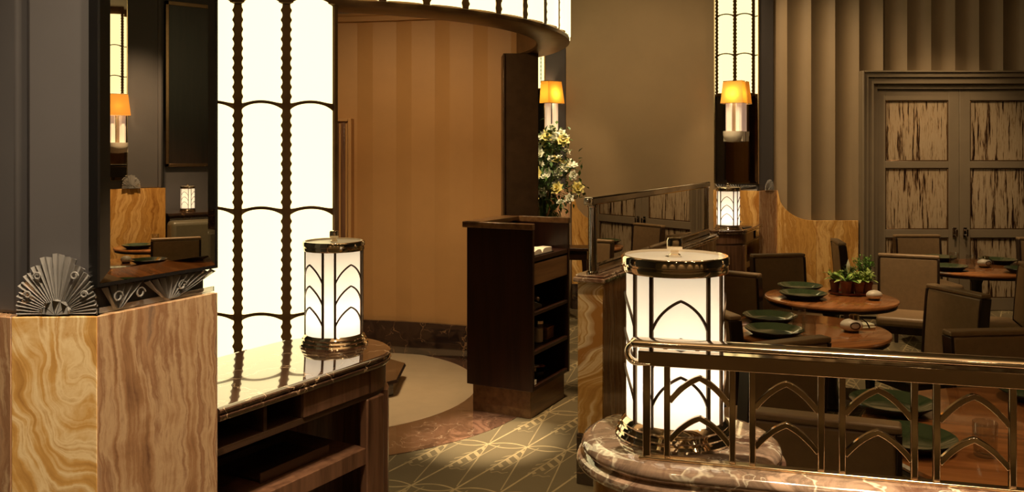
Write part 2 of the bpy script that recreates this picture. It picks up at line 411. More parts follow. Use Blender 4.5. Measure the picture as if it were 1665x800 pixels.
# far wall: concave flutes; the plan is a row of scallops
def flutes(x0, x1, w, depth, y, n=10):
    k = max(1, round((x1 - x0) / w)); pts = []
    for i in range(k):
        for j in range(n):
            t = j / n; pts.append((x0 + (i + t) * (x1 - x0) / k, y + depth * (1 - (2 * t - 1) ** 2) * (.55 + .45 * t) ))
    pts.append((x1, y)); return pts
fp = flutes(2.742, 7.72, .262, .075, 9.40)
fw = MB()
def fl_seg(x0, x1, z0, z1):
    q = [(x, y) for x, y in fp if x0 - 1e-4 <= x <= x1 + 1e-4]
    fw.rings([[(x, y, z0) for x, y in q], [(x, y, z1) for x, y in q]], cap=False, loop=False)
fl_seg(2.7, 4.10, 0, 4.4); fl_seg(4.05, 5.75, 2.50, 4.4); fl_seg(5.65, 7.6, 0, 4.4)
fw.box(2.7, 7.6, 9.55, 9.65, 0, 4.4)
struct('wall_far', fw, 'taupe_wall', smooth=50)
# plain suede wall left of it, gently bowed
pw = []
for i in range(13):
    t = i / 12; pw.append((.60 + 1.66 * t, 9.56 + .05 * (1 - (2 * t - 1) ** 2)))
struct('wall_plain', MB().rings([[(x, y, 0) for x, y in pw], [(x, y, 4.4) for x, y in pw]], cap=False, loop=False).box(.55, 2.3, 9.66, 9.75, 0, 4.4), 'plain_wall')
struct('wall_niche', MB().box(-3.2, .40, 9.75, 9.85, 0, 4.4), 'grey_wall')
struct('baseboard_far', MB().box(.66, 2.2, 9.49, 9.555, 0, .28).box(2.95, 3.78, 9.33, 9.395, 0, .22), 'marble_dark', bevel=.006)

# curved onyx dado: high at the piers, sweeping down to a level top
def dado(name, x0, x1, y, ztop, zlow, run, flip=False):
    t = struct(name, loc=(0, y, 0))
    def edge(x):
        d = min(1, (x - x0) / run); return zlow + (ztop - zlow) * (1 - sqrt(max(0, 1 - (1 - d) ** 2))) if d < 1 else zlow
    cuts = [x0, x0 + (x1 - x0) * .48, x1]
    if flip: cuts = [x0, x1]
    for a, c in zip(cuts[:-1], cuts[1:]):
        n = 14; top = [(a + .001 + (c - a - .002) * i / n, edge(a + (c - a) * i / n)) for i in range(n + 1)]
        poly = [(c - .001, .2), (a + .001, .2)] + top
        obj('onyx_panel', MB().prism_y(poly, -.045, 0), 'onyx_gold', t, bevel=.003)
    return t
dado('trim_1', 2.89, 3.77, 9.41, 1.32, .99, .40)
dado('trim_2', .66, 1.55, 9.56, 1.33, .95, .36, True)

# ------------------------------------------------------------------ piers
def fan_parts(parent, w=.19, h=.155):
    nb = 15; step = 172 / (nb - 1)
    for i in range(nb):
        deg = -86 + step * i; a = radians(deg); k = abs(i - 7)
        L = (h, h * .965, h * .87, h * .82, h * .77, h * .70, h * .66, h * .64)[k]
        r0 = .028; hw = radians(step / 2) * 1.0
        def P(r, q, y): return (r * sin(a + q), y, .004 + r * cos(a + q))
        def sec(r, d, tip): return [P(r, -hw, 0), P(r * tip, -hw * .5, -d), P(r * tip, 0, -d * .35), P(r * tip, hw * .5, -d), P(r, hw, 0), P(r, hw, .007), P(r, -hw, .007)]
        obj('blade', MB().rings([sec(r0, .005, 1), sec(L * .6, .008, 1), sec(L * .965, .012, 1.03)]), 'crystal', parent, smooth=0)
    mb = MB()
    for i in range(5):
        a = radians(-72 + 36 * i); hw = radians(16)
        sec0 = [(.004 * sin(a), -.012, .004 + .004 * cos(a))] * 0
        p = [(.003 * sin(a), -.014, .003), (.034 * sin(a - hw), -.012, .004 + .034 * cos(a - hw)), (.038 * sin(a), -.026, .004 + .038 * cos(a)), (.034 * sin(a + hw), -.012, .004 + .034 * cos(a + hw))]
        q = [(x, .004, z) for x, y, z in p]; mb.rings([p, q])
    obj('boss', mb, 'crystal', parent, smooth=0)
    for sg in (-1, 1):
        for (aa, rr, s) in ((25, .108, .010), (54, .086, .009)):
            a = radians(aa * sg); c = (rr * h / .155 * sin(a), -.018, rr * h / .155 * cos(a) + .004); pts = []
            for i in range(13):
                q = i / 12 * 2 * pi * 1.15; r = s * (1 - .45 * i / 12); pts.append((c[0] + sg * r * cos(q), c[1] + .006, c[2] + r * sin(q)))
            obj('scroll', MB().tube(pts, .0022, 6, (0, 1, 0)), 'crystal', parent)
def frieze_parts(parent, L, h):
    obj('back_strip', MB().box(0, L, 0, .006, 0, h * .22), 'crystal', parent, bevel=.001)
    n = 15
    for i in range(n):
        x1 = .012 + (L - .024) * i / (n - 1); cx = L * .13 if x1 < L * .30 else L * .56
        z1 = h * (1 - .25 * abs(x1 - cx) / L); x0 = cx + (x1 - cx) * .16; z0 = .006
        dx, dz = x1 - x0, z1 - z0; q = sqrt(dx * dx + dz * dz); nx, nz = dz / q * .0075, -dx / q * .0075
        s0 = [(x0 - nx * .3, 0, z0 - nz * .3), (x0, -.008, z0), (x0 + nx * .3, 0, z0 + nz * .3), (x0, .004, z0)]
        s1 = [(x1 - nx, 0, z1 - nz), (x1, -.018, z1), (x1 + nx, 0, z1 + nz), (x1, .004, z1)]
        obj('blade', MB().rings([s0, s1]), 'crystal', parent, smooth=0)
    for q in (.12, .30, .66):
        pts = []; c = (L * q, -.012, h * .55); r = h * .22
        for i in range(11):
            w = i / 10 * 6.6; pts.append((c[0] + r * (1 - .05 * i) * cos(w), c[1], c[2] + r * (1 - .05 * i) * sin(w)))
        obj('scroll', MB().tube(pts, .0026, 6, (0, 1, 0)), 'crystal', parent)
def pier(name, faces, mats, ztop, inset=.035, wallmat='grey_wall', back=None):
    """faces: outer corner points left to right as the room sees them; onyx below ztop, painted above"""
    t = struct(name)
    for (P, Q), mt in zip(zip(faces[:-1], faces[1:]), mats):
        loc, rz, L = face_frame(P, Q)
        obj('onyx_panel', MB().box(.0012, L - .0012, .001, .05, 0, ztop), mt, t, bevel=.002, loc=loc, rotz=rz)
        obj('painted_face', MB().box(inset * .5, L - inset * .5, inset, inset + .05, ztop - .002, 4.4), wallmat, t, bevel=.012, loc=loc, rotz=rz)
    core = [tuple(p) for p in faces] + back
    cx = sum(p[0] for p in core) / len(core); cy = sum(p[1] for p in core) / len(core)
    core = [(cx + (x - cx) * .80, cy + (y - cy) * .80) for x, y in core]
    obj('core', MB().prism(core, 0, 4.4), wallmat, t)
    return t
M0 = (-1.05, 2.18); M1 = (-.87, 2.55); MF = (-1.262, 2.168)
pier('wall_near_pier', [(-1.95, 2.40), MF, M0, M1], ['onyx_rose', 'onyx_honey', 'onyx_rose'], 1.33, back=[(-1.15, 2.9), (-1.9, 2.9)])
PA, PB, PC = (2.215, 9.48), (2.64, 9.20), (2.90, 9.40)
pier('wall_far_pier', [PA, PB, PC], ['onyx_gold', 'onyx_rose'], 1.32, back=[(2.7, 9.6), (2.3, 9.6)])
NE, NF, NG = (.64, 9.56), (.36, 9.30), (-.10, 9.55)
pier('wall_niche_pier', [NG, NF, NE], ['onyx_gold', 'onyx_rose'], 1.32, back=[(.5, 9.7), (0, 9.7)])
RA, RB, RC = (6.9, 4.66), (6.62, 4.30), (6.9, 3.90)
pier('wall_right_pier', [(7.3, 4.70), RA, RC, (7.3, 3.86)], ['onyx_rose', 'onyx_gold', 'onyx_rose'], 1.32, back=[])

# fans standing on the onyx ledges
loc, rz, L = face_frame(MF, M0)
t = thing('glass_fan', 'large clear pressed-glass fan ornament on the near grey pier ledge', 'ornament', (loc[0] + cos(rz) * L / 2, loc[1] + .024, 1.331), rz, 'pressed-glass fan ornaments')
fan_parts(t); fan0 = t
loc, rz, L = face_frame(PB, PC)
dup(fan0, (PB[0] + (PC[0] - PB[0]) * .5 + .012, PB[1] + (PC[1] - PB[1]) * .5 - .0, 1.321), rz, 'small distant glass fan ornament beside the far wall mirror, above onyx', scale=.75)
loc, rz, L = face_frame(RC, RA)
dup(fan0, (6.885, 4.28, 1.321), radians(-90), 'glass fan ornament seen only in the near faceted-edge mirror', scale=1.0)
loc, rz, L = face_frame(M0, M1)
t = thing('glass_frieze', 'low strip of radiating pressed glass under the near wall mirror', 'ornament', (M0[0] + .024 * sin(-rz) + .012, M0[1] + .030, 1.331), rz)
frieze_parts(t, .395, .070)
loc, rz, L = face_frame(PA, PB)
t = thing('glass_frieze', 'low strip of radiating pressed glass under the far wall mirror', 'ornament', (PA[0] + .02, PA[1] + .01, 1.321), rz)
frieze_parts(t, L - .04, .06)

# wall mirrors with faceted-edge borders
def wall_mirror(label, P, Q, z0, z1, bw, off, s0=0.0, s1=None, frame='black'):
    loc, rz, L = face_frame(P, Q); s1 = s1 or L
    t = thing('wall_mirror', label, 'mirror', (loc[0], loc[1], z0), rz); H = z1 - z0
    y = off
    obj('glass_plate', MB().box(s0 + bw, s1 - bw, y, y + .006, bw, H - bw), 'mirror', t, smooth=0)
    def strip(a, c, d, e): return MB().rings([[a, c, (c[0], y + .02, c[2]), (a[0], y + .02, a[2])], [e, d, (d[0], y + .02, d[2]), (e[0], y + .02, e[2])]])
    yb = y + .0022
    A, B, C_, D_ = (s0, yb, 0), (s1, yb, 0), (s1, yb, H), (s0, yb, H)
    a, b_, c, d = (s0 + bw, y, bw), (s1 - bw, y, bw), (s1 - bw, y, H - bw), (s0 + bw, y, H - bw)
    for q in ((A, B, b_, a), (B, C_, c, b_), (C_, D_, d, c), (D_, A, a, d)):
        obj('bevel_strip', MB().add(q, [(0, 1, 2, 3)]), 'mirror', t, smooth=0)
    fr = MB()
    fr.box(s0 - .008, s0 - .001, y - .003, y + .03, -.008, H + .008).box(s1 + .001, s1 + .006, y - .001, y + .03, -.008, H + .008)
    fr.box(s0 - .008, s1 + .006, y - .001, y + .03, -.009, -.001).box(s0 - .006, s1 + .006, y + .0225, y + .03, 0, H)
    obj('frame', fr, frame, t)
    return t
wall_mirror('tall faceted-edge wall mirror above onyx on the near grey pier', M0, M1, 1.412, 4.2, .032, .002, .008, .405)
wall_mirror('narrow faceted-edge wall mirror behind the amber sconce on the far pier', PA, PB, 1.40, 4.2, .028, .012, .015, .49, 'bright_metal')
wall_mirror('faceted-edge wall mirror on the flower niche pier beside the round lobby', NG, NF, 1.40, 4.2, .03, .012, .02, .50, 'bright_metal')
wall_mirror('narrow wall mirror on the right-hand pier, seen in the near mirror', RA, RC, 1.42, 4.2, .03, .012, .42, .68, 'bright_metal')

# ------------------------------------------------------------------ round lobby: lit glass drum, tan inner wall
T0 = 12.34                                        # bearing (degrees) of the drum's side that faces the dining room entrance
DP = 8.1; PH0 = -14.25; RO = 1.82; RI = 1.58; ZB = 2.53; ROWH = .563; ZA = 2.573
def drum_a(phi): return radians(T0 + phi)         # rotation about Z of a piece modelled at (0, -R)
def ang(phi): return radians(T0 + phi - 90)
drum = struct('wall_drum', loc=(DC[0], DC[1], 0))
obj('ring_core', MB().lathe([(RI, 4.4), (RI, ZB + .012), (RI + .012, ZB), (RO - .014, ZB), (RO + .004, ZB + .010), (RO + .004, ZB + .035), (RO - .006, ZB + .043), (RO - .02, ZB + .043), (RO - .02, 4.4)], 120), 'ring_bronze', drum)
wall_end = 2.35
mb = MB(); mb.solid_arc(RI, RO - .02, 0, ZB - .001, ang(-120), ang(wall_end), 60)
mb.solid_arc(RI - .004, RO + .006, 0, ZB - .001, ang(wall_end - .55), ang(wall_end), 3)
obj('lit_wall_core', mb, 'ring_bronze', drum)
obj('drum_back', MB().solid_arc(RI + .02, RO - .02, 0, ZB - .001, ang(-240), ang(-120), 40), 'grey_wall', drum)
obj('baseboard', MB().solid_arc(RO - .02, RO + .012, 0, .30, ang(-120), ang(wall_end - .6), 40), 'marble_dark', drum)
# one lit tile (bulging opal glass), one arched bar, two lengths of scalloped bar, shared by every copy
hw = RO * radians(DP) / 2
def tile_mesh(z0, z1):
    mb = MB(); n = 10; rs = []
    for z in (z0, z1):
        rs.append([((-hw + .016) + (2 * hw - .032) * i / n, -(RO - .018 + .032 * sqrt(max(0, 1 - (2 * i / n - 1) ** 2))), z) for i in range(n + 1)])
    return mb.rings(rs, cap=False, loop=False).mesh('pane')
TILE = tile_mesh(0, ROWH); TILE.materials.append(M['panel_light'])
RAD = RO - .006
def yc(x): return -sqrt((RO + .004) ** 2 - x * x)
def scallop(z0, z1, zref):
    """closed outline of one scalloped bar, cusps every 1/11 of a tile"""
    per = ROWH / 11; n = int(round((z1 - z0) / per * 8)); rt = []
    for i in range(n + 1):
        z = z0 + (z1 - z0) * i / n; q = ((z - zref) / per) % 1.0
        w = .0205 + .0130 * (abs(2 * q - 1)) ** 2.2
        rt.append((w, z))
    return rt
def bar_mesh(z0, z1):
    rt = scallop(z0, z1, ZA - .023); rs = []
    mb = MB()
    rs = [[(-w, -(RO - .022), z), (-w, -(RO - .004), z), (w, -(RO - .004), z), (w, -(RO - .022), z)] for w, z in rt]
    return mb.rings(rs).mesh('glazing_bar', 30)
BAR_L = bar_mesh(.30, ZB); BAR_L.materials.append(M['bar_bronze'])
BAR_U = bar_mesh(ZB + .03, 4.4); BAR_U.materials.append(M['bar_bronze'])
def arch_mesh():
    rs = []; n = 16; W = hw - .016
    for i in range(n + 1):
        x = -W + 2 * W * i / n; u = x / W; z = -.026 * u * u; th = .0080 + .011 * abs(u) ** 5
        y = -(RO - .006 + .012 * (1 - u * u)); y = -(RO - .018 + .034 * sqrt(max(0, 1 - u * u)))
        rs.append([(x, y + .012, z + th), (x, y + .012, z - th), (x, y - .003, z - th), (x, y - .003, z + th)])
    return MB().rings(rs).mesh('arched_bar', 30)
ARCH = arch_mesh(); ARCH.materials.append(M['bar_bronze'])
for i in range(-6, 27):
    for k in range(3):
        obj('pane', TILE, None, drum, loc=(0, 0, ZA - ROWH * 0 + ROWH * k), rotz=drum_a(PH0 + DP * (i + .5)))
        if k: obj('arched_bar', ARCH, None, drum, loc=(0, 0, ZA + ROWH * k), rotz=drum_a(PH0 + DP * (i + .5)))
    obj('glazing_bar', BAR_U, None, drum, rotz=drum_a(PH0 + DP * i))
for i in range(-6, 2):
    for k in range(5):
        obj('pane', TILE, None, drum, loc=(0, 0, ZA - ROWH * (k + 1)), rotz=drum_a(PH0 + DP * (i + .5)))
        obj('arched_bar', ARCH, None, drum, loc=(0, 0, ZA - ROWH * k), rotz=drum_a(PH0 + DP * (i + .5)))
    obj('glazing_bar', BAR_L, None, drum, rotz=drum_a(PH0 + DP * i))
# jamb on the far side of the opening
jb = MB().box(-.128, .150, -.07, .20, 0, ZB); jb.box(-.135, -.118, -.085, .21, 0, ZB - .002)
obj('jamb', jb, 'bronze', drum, bevel=.004, loc=(1.457, .57, 0), rotz=radians(4))

# tan inner wall, pleated in alternate facets, on a flatter curve
LC = (-1.94, 3.57); LR = 4.0
def la(x): return asin((x - LC[0]) / LR)
pts = []; a = radians(-15); k = 0
edges = []
seq = [.052, .037]
while a < la(.02):
    edges.append(a); a += seq[k % 2]; k += 1
edges.append(a)
for i, q in enumerate(edges):
    r = LR + (.016 if i % 2 else -.004); pts.append((LC[0] + r * sin(q), LC[1] + r * cos(q)))
lw = MB()
for i in range(len(pts) - 1):
    (xa, ya), (xb, yb) = pts[i], pts[i + 1]
    lw.rings([[(xa, ya, 0), (xb, yb, 0)], [(xa, ya, 3.0), (xb, yb, 3.0)]], cap=False, loop=False)
lobby = struct('wall_lobby', lw, 'tan_wall', smooth=0)
arc = lambda r, z, a0=radians(-15), a1=la(.05), n=40: [(LC[0] + r * sin(a0 + (a1 - a0) * i / n), LC[1] + r * cos(a0 + (a1 - a0) * i / n), z) for i in range(n + 1)]
struct('trim_3', MB().sweep(arc(LR - .03, 2.90), [(-.04, -.03), (.035, -.03), (.035, .012), (.05, .02), (.05, .06), (-.04, .06)]), 'tan_wall')
struct('baseboard_lobby', MB().sweep(arc(LR - .02, .14), [(-.03, -.14), (.025, -.14), (.025, .125), (.016, .14), (-.03, .14)]), 'marble_dark')
struct('trim_4', MB().lathe([(0, 2.96), (RI - .002, 2.96), (RI - .002, 3.02), (0, 3.02)], 60, DC[0], DC[1]), 'ceiling')
bd = MB()
for p in arc(LR - .095, 2.945, la(-1.62), la(-.9), 46): bd.ball(p, .011, n=6, m=4)
tag(obj('bead_garland', bd, 'crystal'), 'string of small glass beads along the tan lobby cornice', 'garland')['kind'] = 'thing'
# ribbed brown door let into the tan wall
dr = struct('door_2', loc=(-1.615, 7.43, 0), rotz=radians(0))
obj('door_frame', MB().box(-.33, .20, .0, .20, 0, 2.0).box(.203, .232, -.03, .2, 0, 2.03).box(-.33, .203, -.03, .2, 2.001, 2.03), 'tan_wall', dr, bevel=.004)
for i in range(9): obj('rib', MB().box(-.30 + i * .055, -.262 + i * .055, -.016, .004, .02, 1.995), 'counter_wood', dr, bevel=.010)
# low octagonal plinth on the cream floor
t = thing('floor_plinth', 'low dark octagonal marble plinth on the cream lobby floor', 'plinth', (-1.40, 6.36, .008))
o8 = lambda r: [(r * cos(pi / 8 + pi / 4 * i), r * sin(pi / 8 + pi / 4 * i)) for i in range(8)]
obj('step', MB().rings([[(x, y, 0) for x, y in o8(.60)], [(x, y, .075) for x, y in o8(.60)], [(x, y, .095) for x, y in o8(.635)], [(x, y, .115) for x, y in o8(.625)]]), 'marble_dark', t, smooth=0)
obj('pedestal', MB().lathe([(0, .116), (.20, .116), (.20, .15), (.12, .2), (.10, .45), (.14, .52), (0, .52)], 20), 'ebony', t)

# ------------------------------------------------------------------ banded glass lamps
def lamp(name, label, loc, rotz, group='banded opal glass counter lamps', power=1.6):
    t = thing(name, label, 'lamp', loc, rotz, group)
    obj('foot', MB().lathe([(0, 0), (.134, 0), (.136, .006), (.132, .012), (.128, .013), (.130, .02), (.126, .026), (.121, .027), (.122, .034), (.116, .042), (.113, .045), (0, .045)], 48), 'nickel', t)
    obj('glass_shade', MB().lathe([(.1105, .043), (.1105, .382)], 64), 'lamp_glass', t, smooth=60)
    cp = obj('cap', MB().lathe([(.104, .376), (.119, .376), (.121, .380), (.121, .390), (.118, .3915), (.118, .394), (.123, .396), (.123, .410), (.120, .414), (.114, .414), (.114, .404)], 64), 'nickel', t)
    obj('top_disc', MB().lathe([(.1145, .4025), (.1145, .408), (0, .409)], 48), 'white_disc', cp)
    obj('knob', MB().lathe([(0, .408), (.014, .408), (.014, .414), (.0095, .417), (.0095, .424), (.0175, .427), (.0185, .432), (.0185, .447), (.016, .453), (0, .4545)], 20), 'nickel', cp)
    for q in range(4):
        for s in (-1, 1):
            a = radians(90 * q + s * 12 - 90); r = .1125
            m = Matrix.Translation((r * cos(a), r * sin(a), 0)) @ Matrix.Rotation(a, 4, 'Z')
            obj('upright_bar', MB().box(-.002, .004, -.0046, .0046, .04, .38).xf(m), 'lamp_bar', t, bevel=.001)
        for zp in (.326, .243, .160):
            for s in (0,):
                pts = []; n = 20; half = radians(33)
                for i in range(n + 1):
                    u = -1 + 2 * i / n; a = radians(90 * q - 45) + u * half
                    z = zp - .060 * (.42 * abs(u) + .58 * u * u) - .012 * abs(u) ** 6
                    pts.append((.1135 * cos(a), .1135 * sin(a), z))
                sec = [(-.0016, -.003), (.0022, -.003), (.0022, .003), (-.0016, .003)]
                obj('pointed_arch', MB().sweep(pts, sec), 'lamp_bar', t)
    d = bpy.data.lights.new('bulb', 'POINT'); d.energy = power; d.color = (1, .84, .62); d.shadow_soft_size = .03
    b = bpy.data.objects.new('bulb', d); COL.objects.link(b); b.parent = t; b.location = (0, 0, .12)
    d2 = bpy.data.lights.new('bulb', 'POINT'); d2.energy = power * .22; d2.color = (1, .84, .62); d2.shadow_soft_size = .03
    b2 = bpy.data.objects.new('bulb', d2); COL.objects.link(b2); b2.parent = t; b2.location = (0, 0, .26)
    return t
lamp0 = lamp('counter_lamp', 'banded opal glass lamp on the dark marble counter before the lit glass drum', (-.714, 3.455, .976), radians(-10 + 11.5))
lamp1 = dup(lamp0, (.375, 1.985, 1.0965), radians(11 + 30), 'largest banded opal glass lamp, on the round marble end of the railing ledge')
lamp2 = dup(lamp0, (2.135, 8.50, .976), radians(14 + 10), 'small distant opal glass lamp at the end of the mirrored screen')
dup(lamp0, (7.25, 5.02, 1.02), 0, 'opal glass lamp behind the olive booth, seen in the near mirror', scale=.72)

# ------------------------------------------------------------------ service counters with a half-round end
def stadium(s0, sc, yc_, r, n=20):
    return [(s0, yc_ - r)] + [(sc + r * cos(-pi / 2 + pi * i / n), yc_ + r * sin(-pi / 2 + pi * i / n)) for i in range(n + 1)] + [(s0, yc_ + r)]
def loft(mb, fn, prof):
    return mb.rings([[(x, y, z) for x, y in fn(o)] for o, z in prof])
def counter(label, loc, rotz, sg, topmat='marble'):
    t = thing('service_counter', label, 'counter', loc, rotz)
    fl = lambda P: [(x, y * sg) for x, y in (P if sg > 0 else P[::-1])]
    fn = lambda o: fl(stadium(0, .72, .27, .27 + o))
    obj('marble_top', loft(MB(), fn, [(-.020, .936), (-.006, .937), (-.001, .943), (-.001, .952), (-.010, .955), (-.010, .959), (-.003, .962), (-.002, .969), (-.010, .9755), (-.02, .976)]), topmat, t)
    ring = lambda z0, z1, o, a0, a1, n=14: MB().rings([[((.72 + r * cos(a)), (.27 + r * sin(a)) * sg, z) for r, z in ((.27 + o, z0), (.27 + o, z1), (.27 + o - .03, z1), (.27 + o - .03, z0))] for a in [radians(a0 + (a1 - a0) * i / n) for i in range(n + 1)]])
    Y = lambda a, c: (min(a * sg, c * sg), max(a * sg, c * sg))
    obj('curved_fascia', ring(.845, .936, -.022, -90, 90), 'counter_wood', t, smooth=60)
    obj('drawer', MB().box(.372, .72, *Y(.022, .05), .846, .934), 'counter_wood', t, bevel=.003)
    obj('curved_end', ring(.05, .826, -.010, -62, 90), 'counter_wood', t, smooth=60)
    obj('end_post', MB().box(.70, .80, *Y(.022, .06), .05, .826), 'counter_wood', t, bevel=.006)
    obj('cornice_board', MB().prism(fl(stadium(0, .72, .27, .27 - .028)), .826, .846), 'shelf_wood', t)
    obj('middle_shelf', MB().box(0, .71, *Y(.03, .5), .585, .645), 'counter_wood', t, bevel=.002)
    obj('bottom_shelf', MB().box(0, .71, *Y(.03, .5), .10, .16), 'counter_wood', t, bevel=.002)
    obj('back_panel', MB().box(0, .74, *Y(.49, .518), .05, .936), 'shelf_wood', t)
    obj('plinth', MB().prism(fl(stadium(0, .70, .27, .225)), 0, .05), 'ebony', t)
    for x in (.20,): obj('divider', MB().box(x, x + .014, *Y(.032, .49), .846, .936), 'shelf_wood', t)
    obj('divider', MB().box(.365, .379, *Y(.03, .49), .846, .936), 'shelf_wood', t)
    return t
CA = atan2(.862, .507)
counter('walnut service counter with rounded end and glossy dark marble top', (-.872, 2.578, 0), CA, 1)
counter('distant walnut counter with rounded marble end by the far mirror', (2.655, 9.12, 0), radians(63.3 + 180), -1)
def on_counter(x, y, z): return (-.872 + x * cos(CA) - y * sin(CA), 2.578 + x * sin(CA) + y * cos(CA), z)
t = thing('serving_tray', 'dark tray resting on the middle shelf of the walnut counter', 'tray', on_counter(.42, .22, .646), CA)
obj('tray_base', MB().box(-.16, .16, -.11, .11, 0, .01), 'shelf_wood', t, bevel=.002)
for q in (-.115, .107): obj('tray_rim', MB().box(-.165, .165, q, q + .008, 0, .035), 'shelf_wood', t, bevel=.002)
t = thing('menu_folder', 'dark leather menu folder lying beside the distant opal lamp', 'menu', (2.31, 8.68, .977), radians(50))
obj('cover', MB().box(-.10, .10, -.07, .07, 0, .012), 'black', t, bevel=.003); obj('pages', MB().box(-.095, .095, -.072, .065, .003, .009), 'paper', t)
t = thing('glass_bowl', 'small dark bowl on the distant counter behind the opal lamp', 'bowl', (2.30, 8.86, .977))
obj('bowl_body', MB().lathe([(0, 0), (.03, 0), (.06, .05), (.055, .05), (.03, .008), (0, .008)], 20), 'bronze', t)

# ------------------------------------------------------------------ host podium
POR = (.134, 5.57); PA_ = radians(63.3)
t = thing('host_podium', 'tall dark walnut host podium with open shelves on its side', 'podium', (POR[0], POR[1], 0), PA_)
L, W = .615, .49
obj('side_panel', MB().box(0, .028, 0, W, .185, 1.245), 'podium_wood', t, bevel=.003)
obj('side_panel', MB().box(L - .028, L, 0, W, .185, 1.245), 'podium_wood', t, bevel=.003)
obj('back_panel', MB().box(.028, L - .028, W - .025, W, .185, 1.245), 'podium_wood', t)
obj('plinth', MB().box(.03, L - .03, .03, W - .03, 0, .185), 'podium_light', t, bevel=.003)
obj('top_rim', MB().box(-.012, L + .012, W - .10, W + .03, 1.245, 1.275).box(-.012, .03, -.002, W + .03, 1.235, 1.275).box(L - .03, L + .012, -.002, W + .03, 1.235, 1.275), 'podium_light', t, bevel=.004)
obj('rear_board', MB().box(.028, L - .028, W - .05, W - .028, 1.05, 1.245), 'podium_light', t)
for z, th in ((1.026, .030), (.672, .022), (.416, .024), (.185, .026)):
    obj('shelf', MB().box(.028, L - .028, .004, W - .026, z, z + th), 'podium_wood', t, bevel=.002)
dw = obj('drawer', MB().box(.032, L - .032, .006, .03, .872, 1.014).box(.04, L - .04, .03, W - .05, .88, .99), 'podium_light', t, bevel=.003)
def on_podium(x, y, z): return (POR[0] + x * cos(PA_) - y * sin(PA_), POR[1] + x * sin(PA_) + y * cos(PA_), z)
t = thing('open_book', 'open reservation book with pale pages on the podium desk', 'book', on_podium(.215, .135, 1.0562), PA_)
obj('cover', MB().box(-.17, .17, -.115, .115, 0, .006), 'black', t, bevel=.002)
for s in (-1, 1):
    pr = [(0, .010)] + [(s * .155 * i / 8, .010 + .030 * sin(pi * (i / 8) ** .7) * .7 + .008) for i in range(1, 9)] + [(s * .155, .006), (0, .006)]
    obj('page_block', MB().prism_y(pr if s > 0 else pr[::-1], -.105, .105), 'paper', t)
t = thing('note_pad', 'small pale notepad beside the open book on the podium', 'notepad', on_podium(.49, .15, 1.0562), PA_ - .2)
obj('pad', MB().box(-.05, .05, -.04, .04, 0, .016), 'paper', t, bevel=.002); obj('binding', MB().box(-.052, -.044, -.041, .041, 0, .018), 'black', t)
t = thing('desk_phone', 'dark telephone on the upper open shelf of the podium', 'phone', on_podium(.16, .10, .6945), PA_)
obj('phone_body', MB().prism_y([(-.07, 0), (.07, 0), (.07, .025), (-.05, .06), (-.07, .06)], -.06, .06), 'black', t, bevel=.004)
obj('handset', MB().tube([(-.045, -.09, .075), (-.045, -.05, .085), (-.045, .05, .085), (-.045, .09, .075)], .014, 8), 'bronze', t)
t = thing('storage_jar', 'pale cylindrical jar on the middle shelf of the podium', 'jar', on_podium(.30, .10, .4405), PA_)
obj('jar_body', MB().lathe([(0, 0), (.034, 0), (.036, .01), (.036, .12), (.030, .13), (0, .13)], 20), 'glass', t); obj('lid', MB().lathe([(0, .131), (.036, .131), (.036, .15), (0, .152)], 20), 'nickel', t)
obj('contents', MB().lathe([(0, .006), (.031, .006), (.031, .10), (0, .10)], 16), 'paper', t)
t = thing('wooden_box', 'small wooden card box on the middle podium shelf beside the jar', 'box', on_podium(.45, .12, .4405), PA_)
obj('box_body', MB().box(-.055, .055, -.045, .045, 0, .07), 'podium_light', t, bevel=.003); obj('lid', MB().box(-.058, .058, -.048, .048, .071, .085), 'table_wood', t, bevel=.003)
t = thing('card_basket', 'dark bowl of folded cards on the lowest podium shelf', 'bowl', on_podium(.24, .11, .2115), PA_)
obj('basket', MB().lathe([(0, 0), (.05, 0), (.085, .055), (.08, .055), (.048, .006), (0, .006)], 20), 'black', t)
for i, (x, y, a) in enumerate(((-.02, 0, .4), (.025, -.01, -.5), (.0, .02, 1.2))):
    m = Matrix.Translation((x, y, .062 + .009 * i)) @ Matrix.Rotation(a, 4, 'Z')
    obj('card', MB().box(-.055, .055, -.03, .03, 0, .006).xf(m), ('paper', 'terracotta', 'paper')[i], t)
t = thing('folded_napkins', 'small pale napkin stack on the lowest podium shelf by its corner', 'napkins', on_podium(.075, .06, .2115), PA_)
for i in range(3): obj('napkin', MB().box(-.03, .03, -.04, .04, .011 * i, .011 * i + .010), 'pebble', t, bevel=.003)

# ------------------------------------------------------------------ mirrored screen on an onyx half wall
SA = radians(63.4); SO = (.470, 4.465); SL = 2.5
sw = struct('wall_screen', loc=(SO[0], SO[1], 0), rotz=SA)
obj('core', MB().box(.02, SL - .02, .02, .119, 0, 1.06), 'grey_wall', sw)
obj('base_strip', MB().box(-.006, SL, -.006, .145, 0, .265), 'marble_dark', sw, bevel=.004)
obj('onyx_panel', MB().box(-.001, .0185, .0, .139, .267, 1.062), 'onyx_honey', sw, bevel=.002)
xs = [0.019, .62, 1.24, 1.86, SL]
for a, c in zip(xs[:-1], xs[1:]):
    obj('onyx_panel', MB().box(a + .001, c - .001, 0, .019, .267, 1.062), 'onyx_rose', sw, bevel=.002)
    obj('onyx_panel', MB().box(a + .001, c - .001, .12, .139, .267, 1.062), 'onyx_rose', sw, bevel=.002)
obj('marble_cap', MB().box(-.022, SL + .01, -.020, .159, 1.062, 1.088).box(-.012, SL + .005, -.010, .149, 1.088, 1.102), 'marble_light', sw, bevel=.008, seg=3)
t = thing('mirror_screen', 'chrome framed mirror screen standing on the onyx half wall', 'mirror', (SO[0], SO[1], 1.1025), SA)
obj('mirror_glass', MB().box(.06, SL - .06, .066, .072, .04, .36), 'mirror', t, smooth=0)
